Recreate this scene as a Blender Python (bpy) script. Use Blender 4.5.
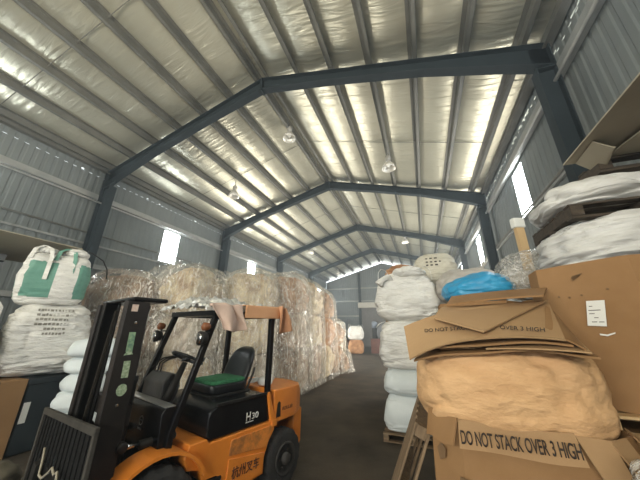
import bpy, bmesh, math, random
from mathutils import Vector, Matrix, noise
from mathutils.bvhtree import BVHTree

# ------------------------------------------------------------------ clear
for o in list(bpy.data.objects):
    bpy.data.objects.remove(o)
SC = bpy.context.scene
COL = SC.collection
R = math.radians

# ------------------------------------------------------------------ camera
CAMX, CAMZ = 4.07, 1.826
PITCH, YAW, ROLL, FPX = 0.330, 0.370, 0.011, 259.0
cd = bpy.data.cameras.new('camera')
cam = bpy.data.objects.new('camera', cd)
COL.objects.link(cam)
cd.sensor_fit = 'HORIZONTAL'
cd.sensor_width = 36.0
cd.lens = 36.0 * FPX / 640.0
cd.clip_start = 0.05
cd.clip_end = 500
fw = Vector((-math.sin(YAW) * math.cos(PITCH), math.cos(YAW) * math.cos(PITCH), math.sin(PITCH)))
rt = Vector((math.cos(YAW), math.sin(YAW), 0))
up = rt.cross(fw)
r2 = rt * math.cos(ROLL) + up * math.sin(ROLL)
u2 = up * math.cos(ROLL) - rt * math.sin(ROLL)
m = Matrix((r2, u2, -fw)).transposed().to_4x4()
m.translation = Vector((CAMX, 0, CAMZ))
cam.matrix_world = m
SC.camera = cam

# ------------------------------------------------------------------ world, light, exposure
world = bpy.data.worlds.new('overcast_sky')
SC.world = world
world.use_nodes = True
bg = world.node_tree.nodes['Background']
bg.inputs[0].default_value = (0.86, 0.94, 1.0, 1)
bg.inputs[1].default_value = 2.5


def area(name, loc, rot, sx, sy, energy, color):
    l = bpy.data.lights.new(name, 'AREA')
    l.shape = 'RECTANGLE'
    l.size, l.size_y = sx, sy
    l.energy = energy
    l.color = color
    o = bpy.data.objects.new(name, l)
    o.location = loc
    o.rotation_euler = rot
    COL.objects.link(o)
    return o


# daylight that comes in through the big open doorway in the front wall
area('doorway_daylight', (1.0, -7.6, 2.9), (R(100), 0, 0), 9.0, 5.4, 45, (1.0, 0.93, 0.80))
# lamp added high in that doorway, aimed up to brighten the ceiling
area('added_ceiling_fill', (1.0, -7.4, 4.2), (R(140), 0, 0), 9.0, 1.4, 1500, (1.0, 0.92, 0.74))

# fill lamps added at both side walls to brighten the far bays
area('added_side_fill', (6.6, 15.5, 1.9), (R(122), 0, R(90)), 8.0, 2.6, 1300, (1.0, .95, .84))
area('added_side_fill', (-6.6, 18.0, 1.9), (R(122), 0, R(-90)), 9.0, 2.6, 1300, (1.0, .95, .84))

SC.view_settings.view_transform = 'Standard'
SC.view_settings.look = 'None'
SC.view_settings.gamma = 1.0
SC.view_settings.use_curve_mapping = False
SC.view_settings.exposure = 0.34
SC.cycles.volume_step_rate = 4.0
SC.cycles.max_bounces = 10
SC.cycles.transparent_max_bounces = 24
SC.cycles.sample_clamp_indirect = 6.0

# ------------------------------------------------------------------ materials
MATS = {}


def nd(nt, t, **kw):
    n = nt.nodes.new(t)
    for k, v in kw.items():
        setattr(n, k, v)
    return n


def mat(name, c1, c2=None, rough=0.6, metal=0.0, scale=6.0, bump=0.0, bscale=None, stretch=(1, 1, 1),
        spec=0.5, detail=6.0, lo=0.35, hi=0.65, sheen=0.0, bdist=0.02):
    """two-colour noise material with an optional bump from a second noise, in object space"""
    if name in MATS:
        return MATS[name]
    mt = bpy.data.materials.new(name)
    mt.use_nodes = True
    nt = mt.node_tree
    b = nt.nodes['Principled BSDF']
    b.inputs['Roughness'].default_value = rough
    b.inputs['Metallic'].default_value = metal
    b.inputs['Specular IOR Level'].default_value = spec
    tc = nd(nt, 'ShaderNodeTexCoord')
    mp = nd(nt, 'ShaderNodeMapping')
    mp.inputs['Scale'].default_value = stretch
    nt.links.new(tc.outputs['Object'], mp.inputs['Vector'])
    if c2 is None:
        b.inputs['Base Color'].default_value = (*c1, 1)
    else:
        n = nd(nt, 'ShaderNodeTexNoise')
        n.inputs['Scale'].default_value = scale
        n.inputs['Detail'].default_value = detail
        n.inputs['Roughness'].default_value = 0.6
        nt.links.new(mp.outputs[0], n.inputs['Vector'])
        r = nd(nt, 'ShaderNodeValToRGB')
        r.color_ramp.elements[0].position = lo
        r.color_ramp.elements[0].color = (*c1, 1)
        r.color_ramp.elements[1].position = hi
        r.color_ramp.elements[1].color = (*c2, 1)
        nt.links.new(n.outputs[0], r.inputs[0])
        nt.links.new(r.outputs[0], b.inputs['Base Color'])
    if bump:
        n2 = nd(nt, 'ShaderNodeTexNoise')
        n2.inputs['Scale'].default_value = bscale or scale
        n2.inputs['Detail'].default_value = 4.0
        nt.links.new(mp.outputs[0], n2.inputs['Vector'])
        bp = nd(nt, 'ShaderNodeBump')
        bp.inputs['Strength'].default_value = bump
        bp.inputs['Distance'].default_value = bdist
        nt.links.new(n2.outputs[0], bp.inputs['Height'])
        nt.links.new(bp.outputs[0], b.inputs['Normal'])
    MATS[name] = mt
    return mt


def film_mat(name, alpha, col, rough=0.22, bscale=5.0, stretch=(1.6, 1.6, .5), bump=0.8):
    """clear packing film: part see-through, part glossy crinkled plastic"""
    mt = bpy.data.materials.new(name)
    mt.use_nodes = True
    nt = mt.node_tree
    b = nt.nodes['Principled BSDF']
    out = nt.nodes['Material Output']
    b.inputs['Base Color'].default_value = (*col, 1)
    b.inputs['Roughness'].default_value = rough
    b.inputs['Specular IOR Level'].default_value = 0.7
    tc = nd(nt, 'ShaderNodeTexCoord')
    mp = nd(nt, 'ShaderNodeMapping')
    mp.inputs['Scale'].default_value = stretch
    nt.links.new(tc.outputs['Object'], mp.inputs['Vector'])
    n = nd(nt, 'ShaderNodeTexNoise')
    n.inputs['Scale'].default_value = bscale
    n.inputs['Detail'].default_value = 3
    n.inputs['Roughness'].default_value = .5
    n.inputs['Distortion'].default_value = 1.6
    nt.links.new(mp.outputs[0], n.inputs['Vector'])
    bp = nd(nt, 'ShaderNodeBump')
    bp.inputs['Strength'].default_value = bump
    bp.inputs['Distance'].default_value = 0.08
    nt.links.new(n.outputs[0], bp.inputs['Height'])
    nt.links.new(bp.outputs[0], b.inputs['Normal'])
    tr = nd(nt, 'ShaderNodeBsdfTransparent')
    tr.inputs[0].default_value = (0.97, 0.97, 0.95, 1)
    rp = nd(nt, 'ShaderNodeValToRGB')
    el = rp.color_ramp.elements
    el[0].position, el[0].color = .30, (alpha, alpha, alpha, 1)
    el[1].position, el[1].color = .44, (alpha * .35,) * 3 + (1,)
    for ps, va in ((.485, alpha * .6), (.505, min(1, alpha * 2.6)), (.53, alpha * .6), (.60, alpha * .35), (.74, alpha * 1.3)):  # more opaque veins paint the pale highlights along the film's creases
        e = el.new(ps)
        e.color = (va, va, va, 1)
    nt.links.new(n.outputs[0], rp.inputs[0])
    mx = nd(nt, 'ShaderNodeMixShader')
    nt.links.new(rp.outputs[0], mx.inputs[0])
    nt.links.new(tr.outputs[0], mx.inputs[1])
    nt.links.new(b.outputs[0], mx.inputs[2])
    nt.links.new(mx.outputs[0], out.inputs['Surface'])
    MATS[name] = mt
    return mt


def emit(name, col, s):
    mt = bpy.data.materials.new(name)
    mt.use_nodes = True
    b = mt.node_tree.nodes['Principled BSDF']
    b.inputs['Base Color'].default_value = (*col, 1)
    b.inputs['Emission Color'].default_value = (*col, 1)
    b.inputs['Emission Strength'].default_value = s
    MATS[name] = mt
    return mt


STEEL = mat('blue_grey_painted_steel', (.009, .015, .0185), (.014, .021, .025), .75, 0, 2.0, spec=.25)
PURLIN = mat('dusty_grey_steel', (.085, .083, .070), (.12, .117, .098), .6, 0, 2.0)
WALL = mat('grey_sheet_metal', (.125, .14, .14), (.16, .175, .17), .75, 0.0, .6, spec=.25)
GIRT = mat('galvanised_girt', (.22, .23, .22), (.30, .30, .28), .5, .2, 2.0)
FLOOR = mat('worn_concrete', (.020, .0155, .011), (.085, .066, .046), .7, 0, 1.1, .25, 9.0, spec=.3, lo=.3, hi=.72)
CARD = mat('brown_cardboard', (.255, .142, .062), (.31, .18, .084), .8, 0, 1.6, spec=.2)
CARD_L = mat('light_cardboard', (.33, .205, .105), (.39, .25, .13), .8, 0, 1.3, spec=.2)
CARD_G = mat('grey_beige_board', (.36, .32, .24), (.43, .385, .29), .8, 0, 1.2, spec=.2)
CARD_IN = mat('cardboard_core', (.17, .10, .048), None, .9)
INK = mat('black_ink', (.035, .024, .018), None, .8)
TAN = mat('tan_woven_bag', (.56, .335, .165), (.66, .415, .215), .66, 0, 3.5, .7, 7, (1, 1, 2.0), spec=.25, bdist=.05)
WHITE_BAG = mat('white_woven_bag', (.58, .575, .545), (.72, .715, .68), .62, 0, 3.0, 1.0, 5, (1, 1, 3.4), spec=.3, bdist=.055)
FOLDED = mat('folded_white_bags', (.50, .50, .48), (.64, .64, .615), .55, 0, 3.0, .8, 4, (.5, .5, 5.0), spec=.3, bdist=.05)
CREAM_BAG = mat('cream_woven_bag', (.52, .49, .40), (.66, .63, .53), .62, 0, 3.0, 1.0, 5, (1, 1, 3.4), spec=.3, bdist=.055)
GREY_BAG = mat('greyish_woven_bag', (.37, .345, .31), (.47, .44, .40), .62, 0, 3.0, .9, 5, (1, 1, 2.0), spec=.3, bdist=.045)
PALE_BLUE = mat('pale_blue_smooth_bag', (.55, .61, .62), (.63, .68, .69), .5, 0, 2.0, .3, 4, (1, 1, 2.0))
BLUE = mat('blue_plastic_sack', (.018, .22, .42), (.035, .30, .52), .42, 0, 3.5, .5, 6)
GREEN = mat('green_bag_panel', (.085, .225, .175), (.125, .29, .225), .6, 0, 3.0, .5, 7, (1, 1, 3.0))
ORANGE_BALE = mat('rusty_orange_bale', (.24, .11, .045), (.46, .25, .12), .8, 0, 3.5, .6, 10)
BALE_CREAM = mat('cream_bale', (.26, .165, .09), (.70, .60, .43), .75, 0, 2.6, .6, 9)
BALE_BROWN = mat('brown_bale', (.13, .065, .035), (.42, .27, .17), .8, 0, 2.6, .6, 9)
BALE_GREY = mat('grey_bale', (.17, .13, .10), (.52, .46, .39), .75, 0, 2.6, .6, 9)
FILM = film_mat('clear_packing_film', .26, (.80, .76, .69), .14, 3.0, (1.5, 1.5, .5), 1.0)
FILM_B = film_mat('brownish_packing_film', .36, (.66, .57, .50), .14, 3.0, (1.5, 1.5, .5), 1.0)
FILM_C = film_mat('clear_poly_bag', .55, (.68, .66, .62), .15, 6.0, (1, 1, 1))
WOOD = mat('weathered_wood', (.13, .088, .05), (.24, .165, .095), .8, 0, 5.0, .3, 20, (1, 6, 6))
DWOOD = mat('dark_dirty_wood', (.035, .026, .018), (.07, .052, .035), .85, 0, 5.0, .3, 20, (1, 6, 6))
WOOD_L = mat('fresh_pine', (.50, .34, .17), (.60, .42, .22), .75, 0, 4.0, .2, 20, (1, 1, .2))
F_ORANGE = mat('orange_paint', (.66, .19, .020), (.76, .245, .032), .42, 0, 4.0, .05, 20, lo=.25, hi=.6)
F_ORANGE_W = mat('worn_orange_paint', (.30, .125, .040), (.76, .26, .045), .5, 0, 7.0, .05, 20, lo=.33, hi=.55)
F_BLACK = mat('black_gloss_paint', (.005, .005, .006), (.008, .008, .009), .25, 0, 3.0, spec=.3)
F_DARK = mat('greasy_black_steel', (.010, .0095, .009), (.020, .018, .016), .55, .1, 5.0, spec=.3)
F_MAST = mat('dark_brown_grey_steel', (.013, .011, .010), (.026, .021, .019), .5, .1, 3.0, spec=.3)
RUBBER = mat('black_rubber', (.018, .017, .016), (.035, .033, .030), .85, 0, 8.0, .3, 30)
CHROME = mat('chrome', (.6, .6, .6), None, .2, 1.0)
VINYL = mat('black_vinyl', (.010, .012, .014), None, .35)
GREEN_CLOTH = mat('green_cushion_cloth', (.020, .13, .055), (.045, .22, .095), .9, 0, 30.0, .5, 60)
PINK_CLOTH = mat('dusty_pink_cloth', (.50, .36, .29), (.60, .45, .37), .9, 0, 3.0, .5, 8)
FOIL = mat('crumpled_foil', (.55, .56, .56), (.85, .85, .83), .32, .6, 30.0, .9, 22)
PAPER = mat('white_paper', (.70, .70, .66), None, .7)
STICK_G = mat('green_sticker', (.10, .20, .15), (.32, .46, .26), .5, 0, 30.0)
STICK_W = mat('pale_sticker', (.16, .24, .13), (.46, .54, .38), .5, 0, 45.0)
STICK_R = mat('pinkish_label', (.60, .42, .34), (.75, .62, .52), .5, 0, 60.0)
AMBER = mat('amber_lens', (.20, .07, .025), None, .25)
DARK_BLUE = mat('dark_blue_plastic', (.008, .014, .019), (.014, .022, .028), .5, 0, 2.0)
GREY_PL = mat('grey_plastic', (.11, .115, .125), (.16, .165, .17), .55, 0, 3.0)
WHITE_STEEL = mat('white_enamel', (.72, .72, .68), None, .3)
RED_BROWN = mat('red_brown_paint', (.10, .035, .025), (.16, .06, .04), .6, 0, 4.0)
DK_GREEN = mat('dark_green_bag', (.03, .06, .035), (.06, .10, .06), .7, 0, 4.0)
WINDOW = emit('daylit_window_sheet', (.90, .97, 1.0), 24.0)


def ceil_mat():
    mt = bpy.data.materials.new('foil_insulation')
    mt.use_nodes = True
    nt = mt.node_tree
    b = nt.nodes['Principled BSDF']
    b.inputs['Roughness'].default_value = .36
    b.inputs['Metallic'].default_value = .6
    tc = nd(nt, 'ShaderNodeTexCoord')
    mp = nd(nt, 'ShaderNodeMapping')
    mp.inputs['Scale'].default_value = (.55, 3.6, .55)     # creases run up the slope
    nt.links.new(tc.outputs['Object'], mp.inputs['Vector'])
    n = nd(nt, 'ShaderNodeTexNoise')
    n.inputs['Scale'].default_value = 1.6
    n.inputs['Detail'].default_value = 5
    n.inputs['Distortion'].default_value = .8
    nt.links.new(mp.outputs[0], n.inputs['Vector'])
    n3 = nd(nt, 'ShaderNodeTexNoise')
    n3.inputs['Scale'].default_value = .35
    n3.inputs['Detail'].default_value = 3
    nt.links.new(tc.outputs['Object'], n3.inputs['Vector'])
    r = nd(nt, 'ShaderNodeValToRGB')
    r.color_ramp.elements[0].position = .3
    r.color_ramp.elements[0].color = (.37, .36, .285, 1)
    r.color_ramp.elements[1].position = .7
    r.color_ramp.elements[1].color = (.54, .525, .42, 1)
    nt.links.new(n3.outputs[0], r.inputs[0])
    nt.links.new(r.outputs[0], b.inputs['Base Color'])
    bp = nd(nt, 'ShaderNodeBump')
    bp.inputs['Strength'].default_value = .45
    bp.inputs['Distance'].default_value = .08
    nt.links.new(n.outputs[0], bp.inputs['Height'])
    nt.links.new(bp.outputs[0], b.inputs['Normal'])
    return mt


CEIL = ceil_mat()


# ------------------------------------------------------------------ geometry helpers
class MB:
    """collects shapes into one bmesh and links it as ONE mesh object"""

    def __init__(s):
        s.bm = bmesh.new()

    def box(s, x0, x1, y0, y1, z0, z1, M=None):
        vs = [s.bm.verts.new((x, y, z)) for x in (x0, x1) for y in (y0, y1) for z in (z0, z1)]
        for f in ((0, 1, 3, 2), (4, 6, 7, 5), (0, 4, 5, 1), (2, 3, 7, 6), (0, 2, 6, 4), (1, 5, 7, 3)):
            s.bm.faces.new([vs[i] for i in f])
        if M is not None:
            bmesh.ops.transform(s.bm, matrix=M, verts=vs)
        return s

    def prism(s, pts, a0, a1, axis='y', M=None):
        """polygon extruded: axis y -> pts are (x,z); axis z -> (x,y); axis x -> (y,z)"""
        def P(p, a):
            return {'y': (p[0], a, p[1]), 'z': (p[0], p[1], a), 'x': (a, p[0], p[1])}[axis]
        A = [s.bm.verts.new(P(p, a0)) for p in pts]
        B = [s.bm.verts.new(P(p, a1)) for p in pts]
        s.bm.faces.new(A)
        s.bm.faces.new(B[::-1])
        n = len(pts)
        for i in range(n):
            s.bm.faces.new((A[i], B[i], B[(i + 1) % n], A[(i + 1) % n]))
        if M is not None:
            bmesh.ops.transform(s.bm, matrix=M, verts=A + B)
        return s

    def tube(s, path, r, n=8, cap=True):
        path = [Vector(p) for p in path]
        rs = r if isinstance(r, (list, tuple)) else [r] * len(path)
        rings = []
        pn = None
        for i, p in enumerate(path):
            t = (path[min(i + 1, len(path) - 1)] - path[max(i - 1, 0)]).normalized()
            if pn is None:
                pn = t.orthogonal().normalized()
            pn = (pn - t * pn.dot(t)).normalized()
            b = t.cross(pn)
            rings.append([s.bm.verts.new(p + (pn * math.cos(2 * math.pi * k / n) + b * math.sin(2 * math.pi * k / n)) * rs[i])
                          for k in range(n)])
        for a, b in zip(rings, rings[1:]):
            for k in range(n):
                s.bm.faces.new((a[k], a[(k + 1) % n], b[(k + 1) % n], b[k]))
        if cap:
            s.bm.faces.new(rings[0][::-1])
            s.bm.faces.new(rings[-1])
        return s

    def lathe(s, prof, axis='z', c=(0, 0, 0), n=28):
        """prof: (radius, height) along the axis"""
        rings = []
        for r, h in prof:
            ring = []
            for k in range(n):
                a = 2 * math.pi * k / n
                u, v = max(r, 1e-4) * math.cos(a), max(r, 1e-4) * math.sin(a)
                p = {'z': (u, v, h), 'y': (u, h, v), 'x': (h, u, v)}[axis]
                ring.append(s.bm.verts.new(Vector(p) + Vector(c)))
            rings.append(ring)
        for a, b in zip(rings, rings[1:]):
            for k in range(n):
                s.bm.faces.new((a[k], a[(k + 1) % n], b[(k + 1) % n], b[k]))
        s.bm.faces.new(rings[0][::-1])
        s.bm.faces.new(rings[-1])
        return s

    def grid(s, fn, nu, nv, closed_u=False):
        vs = [[s.bm.verts.new(fn(i / nu, j / nv)) for i in range(nu + (0 if closed_u else 1))] for j in range(nv + 1)]
        for j in range(nv):
            for i in range(nu):
                i2 = (i + 1) % nu if closed_u else i + 1
                s.bm.faces.new((vs[j][i], vs[j][i2], vs[j + 1][i2], vs[j + 1][i]))
        return s

    def build(s, name, material, parent=None, bevel=0.0, smooth=False, seg=2, loc=None, rot=None, solid=0.0):
        bmesh.ops.recalc_face_normals(s.bm, faces=s.bm.faces)
        me = bpy.data.meshes.new(name)
        s.bm.to_mesh(me)
        s.bm.free()
        for mm in (material if isinstance(material, (list, tuple)) else [material]):
            me.materials.append(mm)
        o = bpy.data.objects.new(name, me)
        COL.objects.link(o)
        if parent is not None:
            o.parent = parent
        if loc is not None:
            o.location = loc
        if rot is not None:
            o.rotation_euler = rot
        if smooth or bevel:
            for p in me.polygons:
                p.use_smooth = True
        if solid:
            md = o.modifiers.new('thickness', 'SOLIDIFY')
            md.thickness = solid
            md.offset = 0
        if bevel:
            md = o.modifiers.new('bevel', 'BEVEL')
            md.width = bevel
            md.segments = seg
            md.limit_method = 'ANGLE'
            md.angle_limit = R(35)
            md.harden_normals = True
        return o


def tag(o, label=None, cat=None, group=None, kind=None):
    if label:
        o['label'] = label
    if cat:
        o['category'] = cat
    if group:
        o['group'] = group
    if kind:
        o['kind'] = kind
    return o


def empty(name, loc, rz=0.0, label=None, cat=None, group=None):
    o = bpy.data.objects.new(name, None)
    o.empty_display_size = .2
    o.location = loc
    o.rotation_euler = (0, 0, rz)
    COL.objects.link(o)
    return tag(o, label, cat, group)


def struct(o):
    o['kind'] = 'structure'
    return o


def fn(p, sc, seed, stretch=(1, 1, 1), oct=4):
    q = Vector((p[0] * stretch[0] * sc + seed * 7.13, p[1] * stretch[1] * sc - seed * 3.7, p[2] * stretch[2] * sc + seed * 1.9))
    return noise.fractal(q, 0.9, 2.0, oct)


def bag_bm(w, d, h, seed, e1=.45, e2=.5, lump=.05, fold=.02, nu=112, nv=66, sag=.10, foldscale=3.2, slump=0.0, zfold=3.0):
    """filled sack, base on z=0: a squarish bulging body with lumps and horizontal creases"""
    mb = MB()

    def sp(c, e):
        return math.copysign(abs(c) ** e, c)

    def f(u, v):
        th = 2 * math.pi * u
        ph = -math.pi / 2 + math.pi * v
        ct = sp(math.cos(ph), e1)
        x = w / 2 * ct * sp(math.cos(th), e2)
        y = d / 2 * ct * sp(math.sin(th), e2)
        z = h / 2 * sp(math.sin(ph), e1 + .1)
        k = 1 + sag * (1 - (2 * z / h + .35) ** 2) - sag * .6
        p = Vector((x * k, y * k, z))
        n1 = fn(p, 1.7, seed) * lump
        n2 = (1 - min(1, abs(fn(p, foldscale * .7, seed + 5, (1, 1, zfold), 3)) * 2.4)) ** 2 * fold
        q = Vector((p.x * (1 + n1 / max(w, .2) * 1.6 - n2 * 2), p.y * (1 + n1 / max(d, .2) * 1.6 - n2 * 2), p.z + n1 * .8 * (1 if p.z > -h * .2 else .2)))
        if slump:
            q.x += slump * (q.z / h + .5) ** 2
        q.z = max(q.z, -h / 2)
        q.z += h / 2
        return q
    mb.grid(f, nu, nv, True)
    bmesh.ops.remove_doubles(mb.bm, verts=mb.bm.verts, dist=1e-5)
    return mb


def sheet_bm(c00, c10, c11, c01, th=.008, bend=None, nu=14, nv=10):
    """thin stiff board through four corner points, bent by bend(u,v) -> vector"""
    c = [Vector(p) for p in (c00, c10, c11, c01)]
    nrm = (c[1] - c[0]).cross(c[3] - c[0]).normalized()

    def pt(u, v, s):
        p = c[0] * (1 - u) * (1 - v) + c[1] * u * (1 - v) + c[2] * u * v + c[3] * (1 - u) * v
        if bend:
            p = p + Vector(bend(u, v))
        return p + nrm * s * th / 2
    mb = MB()
    A = [[mb.bm.verts.new(pt(i / nu, j / nv, 1)) for i in range(nu + 1)] for j in range(nv + 1)]
    B = [[mb.bm.verts.new(pt(i / nu, j / nv, -1)) for i in range(nu + 1)] for j in range(nv + 1)]
    F = mb.bm.faces.new
    for j in range(nv):
        for i in range(nu):
            F((A[j][i], A[j][i + 1], A[j + 1][i + 1], A[j + 1][i]))
            F((B[j][i], B[j + 1][i], B[j + 1][i + 1], B[j][i + 1]))
    for i in range(nu):
        F((A[0][i], B[0][i], B[0][i + 1], A[0][i + 1]))
        F((A[nv][i], A[nv][i + 1], B[nv][i + 1], B[nv][i]))
    for j in range(nv):
        F((A[j][0], A[j + 1][0], B[j + 1][0], B[j][0]))
        F((A[j][nu], B[j][nu], B[j + 1][nu], A[j + 1][nu]))
    return mb


def text_obj(name, body, material, parent, M, width, height, depth=.002, shear=0.0):
    """lettering as a mesh: fitted into width x height, lying in the plane of M (x right, y up)"""
    cu = bpy.data.curves.new(name, 'FONT')
    cu.body = body
    cu.align_x = 'LEFT'
    cu.shear = shear
    cu.offset = 0.012
    to = bpy.data.objects.new(name + '_tmp', cu)
    COL.objects.link(to)
    bpy.context.view_layer.update()
    dg = bpy.context.evaluated_depsgraph_get()
    me = bpy.data.meshes.new_from_object(to.evaluated_get(dg))
    bpy.data.objects.remove(to)
    xs = [v.co.x for v in me.vertices]
    ys = [v.co.y for v in me.vertices]
    x0, x1, y0, y1 = min(xs), max(xs), min(ys), max(ys)
    for v in me.vertices:
        v.co = M @ Vector(((v.co.x - x0) / (x1 - x0) * width, (v.co.y - y0) / (y1 - y0) * height, 0))
    me.materials.clear()
    me.materials.append(material)
    me.name = name
    o = bpy.data.objects.new(name, me)
    COL.objects.link(o)
    o.parent = parent
    md = o.modifiers.new('thickness', 'SOLIDIFY')
    md.thickness = depth
    md.offset = 0
    return o


def frame(origin, xdir, ydir):
    x = Vector(xdir).normalized()
    y = Vector(ydir)
    y = (y - x * y.dot(x)).normalized()
    z = x.cross(y)
    M = Matrix((x, y, z)).transposed().to_4x4()
    M.translation = Vector(origin)
    return M


def decals(name, base, quads, material, parent, direction, off=.006):
    """small printed marks laid onto the surface of a mesh: each quad is four start points, cast along direction"""
    bm = bmesh.new()
    bm.from_mesh(base.data)
    tree = BVHTree.FromBMesh(bm)
    bm.free()
    mb = MB()
    d = Vector(direction).normalized()
    for q in quads:
        vs = []
        for p in q:
            hit = tree.ray_cast(Vector(p), d)
            if hit[0] is None:
                vs = None
                break
            vs.append(mb.bm.verts.new(hit[0] - d * off))
        if vs:
            mb.bm.faces.new(vs)
    return mb.build(name, material, parent)


rnd = random.Random(11)

# ------------------------------------------------------------------ the hall
WX = {-1: 7.0, 1: 7.2}                # inner face of the left and right wall
W, HE, HR = 7.0, 7.45, 9.49          # half width, rafter top at eave and at ridge
SL = (HR - HE) / W
Y0, BAY, YE = 5.23, 6.6, 30.94
YF = Y0 - 2 * BAY
FR = [Y0 - BAY, Y0, Y0 + BAY, Y0 + 2 * BAY, Y0 + 3 * BAY]
PUR = .20                             # purlin depth


def zr(x):
    return HR - SL * abs(x)


struct(MB().box(-W - .3, W + .3, YF - .3, YE + .3, -.2, 0).build('floor', FLOOR))

# ceiling: foil sagging a little between the purlins, one slope per side but one continuous lining
PX = [.16, 1.25, 2.34, 3.42, 4.50, 5.58, 6.62]
mb = MB()
NY = 150


def ceil_pt(x, y):
    ax = abs(x)
    s = 0
    for a, b in zip([0] + PX, PX + [W]):
        if a <= ax <= b:
            s = math.sin(math.pi * (ax - a) / (b - a)) * min(.11, (b - a) * .10)
    wr = noise.noise(Vector((x * .6, y * 1.9, 3.1))) * .018 + noise.noise(Vector((x * 1.3, y * 5.0, 8.1))) * .008
    return Vector((x, y, zr(x) + PUR + .012 - s * .6 + wr * (1 if s > .004 else .0)))


xs = []
for a, b in zip([0] + PX, PX + [W + .25]):
    k = 6 if b - a > .5 else 2
    xs += [a + (b - a) * i / k for i in range(k)]
xs.append(W + .45)
xs = [-x for x in xs[:0:-1]] + xs
vs = [[mb.bm.verts.new(ceil_pt(x, YF + (YE + .6 - YF) * j / NY)) for x in xs] for j in range(NY + 1)]
for j in range(NY):
    for i in range(len(xs) - 1):
        mb.bm.faces.new((vs[j][i], vs[j][i + 1], vs[j + 1][i + 1], vs[j + 1][i]))
struct(mb.build('ceiling', CEIL, smooth=True))
# outer roof sheet above the lining, closing the building
mb = MB()
for s in (-1, 1):
    M = None
    mb.prism([(0, HR + PUR + .12), (s * (W + .35), HE - SL * .35 + PUR + .12), (s * (W + .35), HE - SL * .35 + PUR + .18), (0, HR + PUR + .18)], YF, YE + .7)
struct(mb.build('roof_sheeting', WALL))

# purlins: lipped channels lying on the rafters
for s in (-1, 1):
    for x in PX:
        mb = MB()
        z = zr(x)
        w_ = .10
        a = s * x
        mb.box(a - .006, a + .006, YF, YE + .1, z, z + PUR)
        mb.box(a, a + s * w_, YF, YE + .1, z, z + .008)
        mb.box(a, a - s * w_, YF, YE + .1, z + PUR - .012, z + PUR - .004)
        mb.box(a + s * w_ - s * .008, a + s * w_, YF, YE + .1, z, z + .025)
        struct(mb.build('purlin', PURLIN))
# sag rods across the middle of each bay
for k, y in enumerate([2.05, 8.5, 15.1, 21.7, 28.0]):
    for s in (-1, 1):
        struct(MB().tube([(s * .1, y, zr(.1) + .12), (s * 6.7, y, zr(6.7) + .12)], .011, 6).build('sag_rod', PURLIN))

# portal frames: tapered rafters and columns of welded I section
def ibeam(path, depths, wdt, mb, tf=.025, tw=.014, side=1):
    """path of the outer flange in (x,z); depth measured along the inward normal given"""
    pass


for y in FR:
    fb = .24 if y < YE - 1 else .18
    for s in (-1, 1):
        top = [(0.0, zr(0)), (s * 2.2, zr(2.2)), (s * 4.6, zr(4.6)), (s * 6.2, zr(6.2)), (s * (WX[s] - .14), zr(WX[s] - .14))]
        dep = [.44, .36, .36, .50, .62]
        bot = [(x, z - d) for (x, z), d in zip(top, dep)]
        mb = MB()
        mb.prism(top + bot[::-1], y - .008, y + .008)
        for ln in (top, bot):
            o_ = .022 if ln is bot else -.022
            for (xa, za), (xb, zb) in zip(ln, ln[1:]):
                mb.prism([(xa, za), (xb, zb), (xb, zb + o_), (xa, za + o_)], y - fb / 2, y + fb / 2)
        # end plates at ridge and splice
        mb.box(s * .0, s * .03, y - fb / 2, y + fb / 2, zr(0) - .50, zr(0))
        struct(mb.build('rafter', STEEL))
        mb = MB()
        xo = s * (WX[s] - .14)
        xt, xb = (s * 6.74, s * 6.83) if s > 0 else (s * 6.38, s * 6.46)
        zo = zr(xo)
        mb.prism([(xo, 0), (xo, zo - .02), (xt, zo + .06), (xt, 6.78), (xb, 0)], y - .008, y + .008)
        mb.box(min(xo, xo - s * .024), max(xo, xo - s * .024), y - fb / 2, y + fb / 2, 0, zo - .03)
        mb.prism([(xt, 6.84), (xb, 0), (xb - s * .024, 0), (xt - s * .024, 6.84)], y - fb / 2, y + fb / 2)
        mb.box(min(xt, xo), max(xt, xo), y - fb / 2, y + fb / 2, 6.80, 6.82)
        struct(mb.build('column', STEEL))
# ridge tube pair between frames is the two PX[0] purlins; eave struts along both sides
for s in (-1, 1):
    struct(MB().box(s * (WX[s] - .22), s * (WX[s] - .05), YF, YE, zr(WX[s]) + .02, zr(WX[s]) + .19).build('eave_strut', PURLIN))


def ribbed(s, z0, z1, ya, yb, pitch=.25, dp=.014, x=W):
    """ribbed wall sheet: profile along y"""
    prof = []
    def dx_(t):
        t = (t - YF) % pitch
        return 0 if t < .12 else (t - .12) / .03 * dp if t < .15 else dp if t < .215 else (1 - (t - .215) / .03) * dp if t < .245 else 0
    k = math.floor((ya - YF) / pitch)
    prof.append((ya, dx_(ya)))
    while YF + k * pitch < yb:
        for dy in (0, .12, .15, .215, .245):
            y = YF + k * pitch + dy
            if ya + 1e-4 < y < yb - 1e-4:
                prof.append((y, dx_(y)))
        k += 1
    prof.append((yb, dx_(yb)))
    return prof, z0, z1, s


def add_ribbed(mb, s, z0, z1, ya, yb):
    prof, *_ = ribbed(s, z0, z1, ya, yb)
    lo = [mb.bm.verts.new((s * (WX[s] + dx), y, z0)) for y, dx in prof]
    hi = [mb.bm.verts.new((s * (WX[s] + dx), y, z1)) for y, dx in prof]
    for i in range(len(prof) - 1):
        mb.bm.faces.new((lo[i], lo[i + 1], hi[i + 1], hi[i]))


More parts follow.
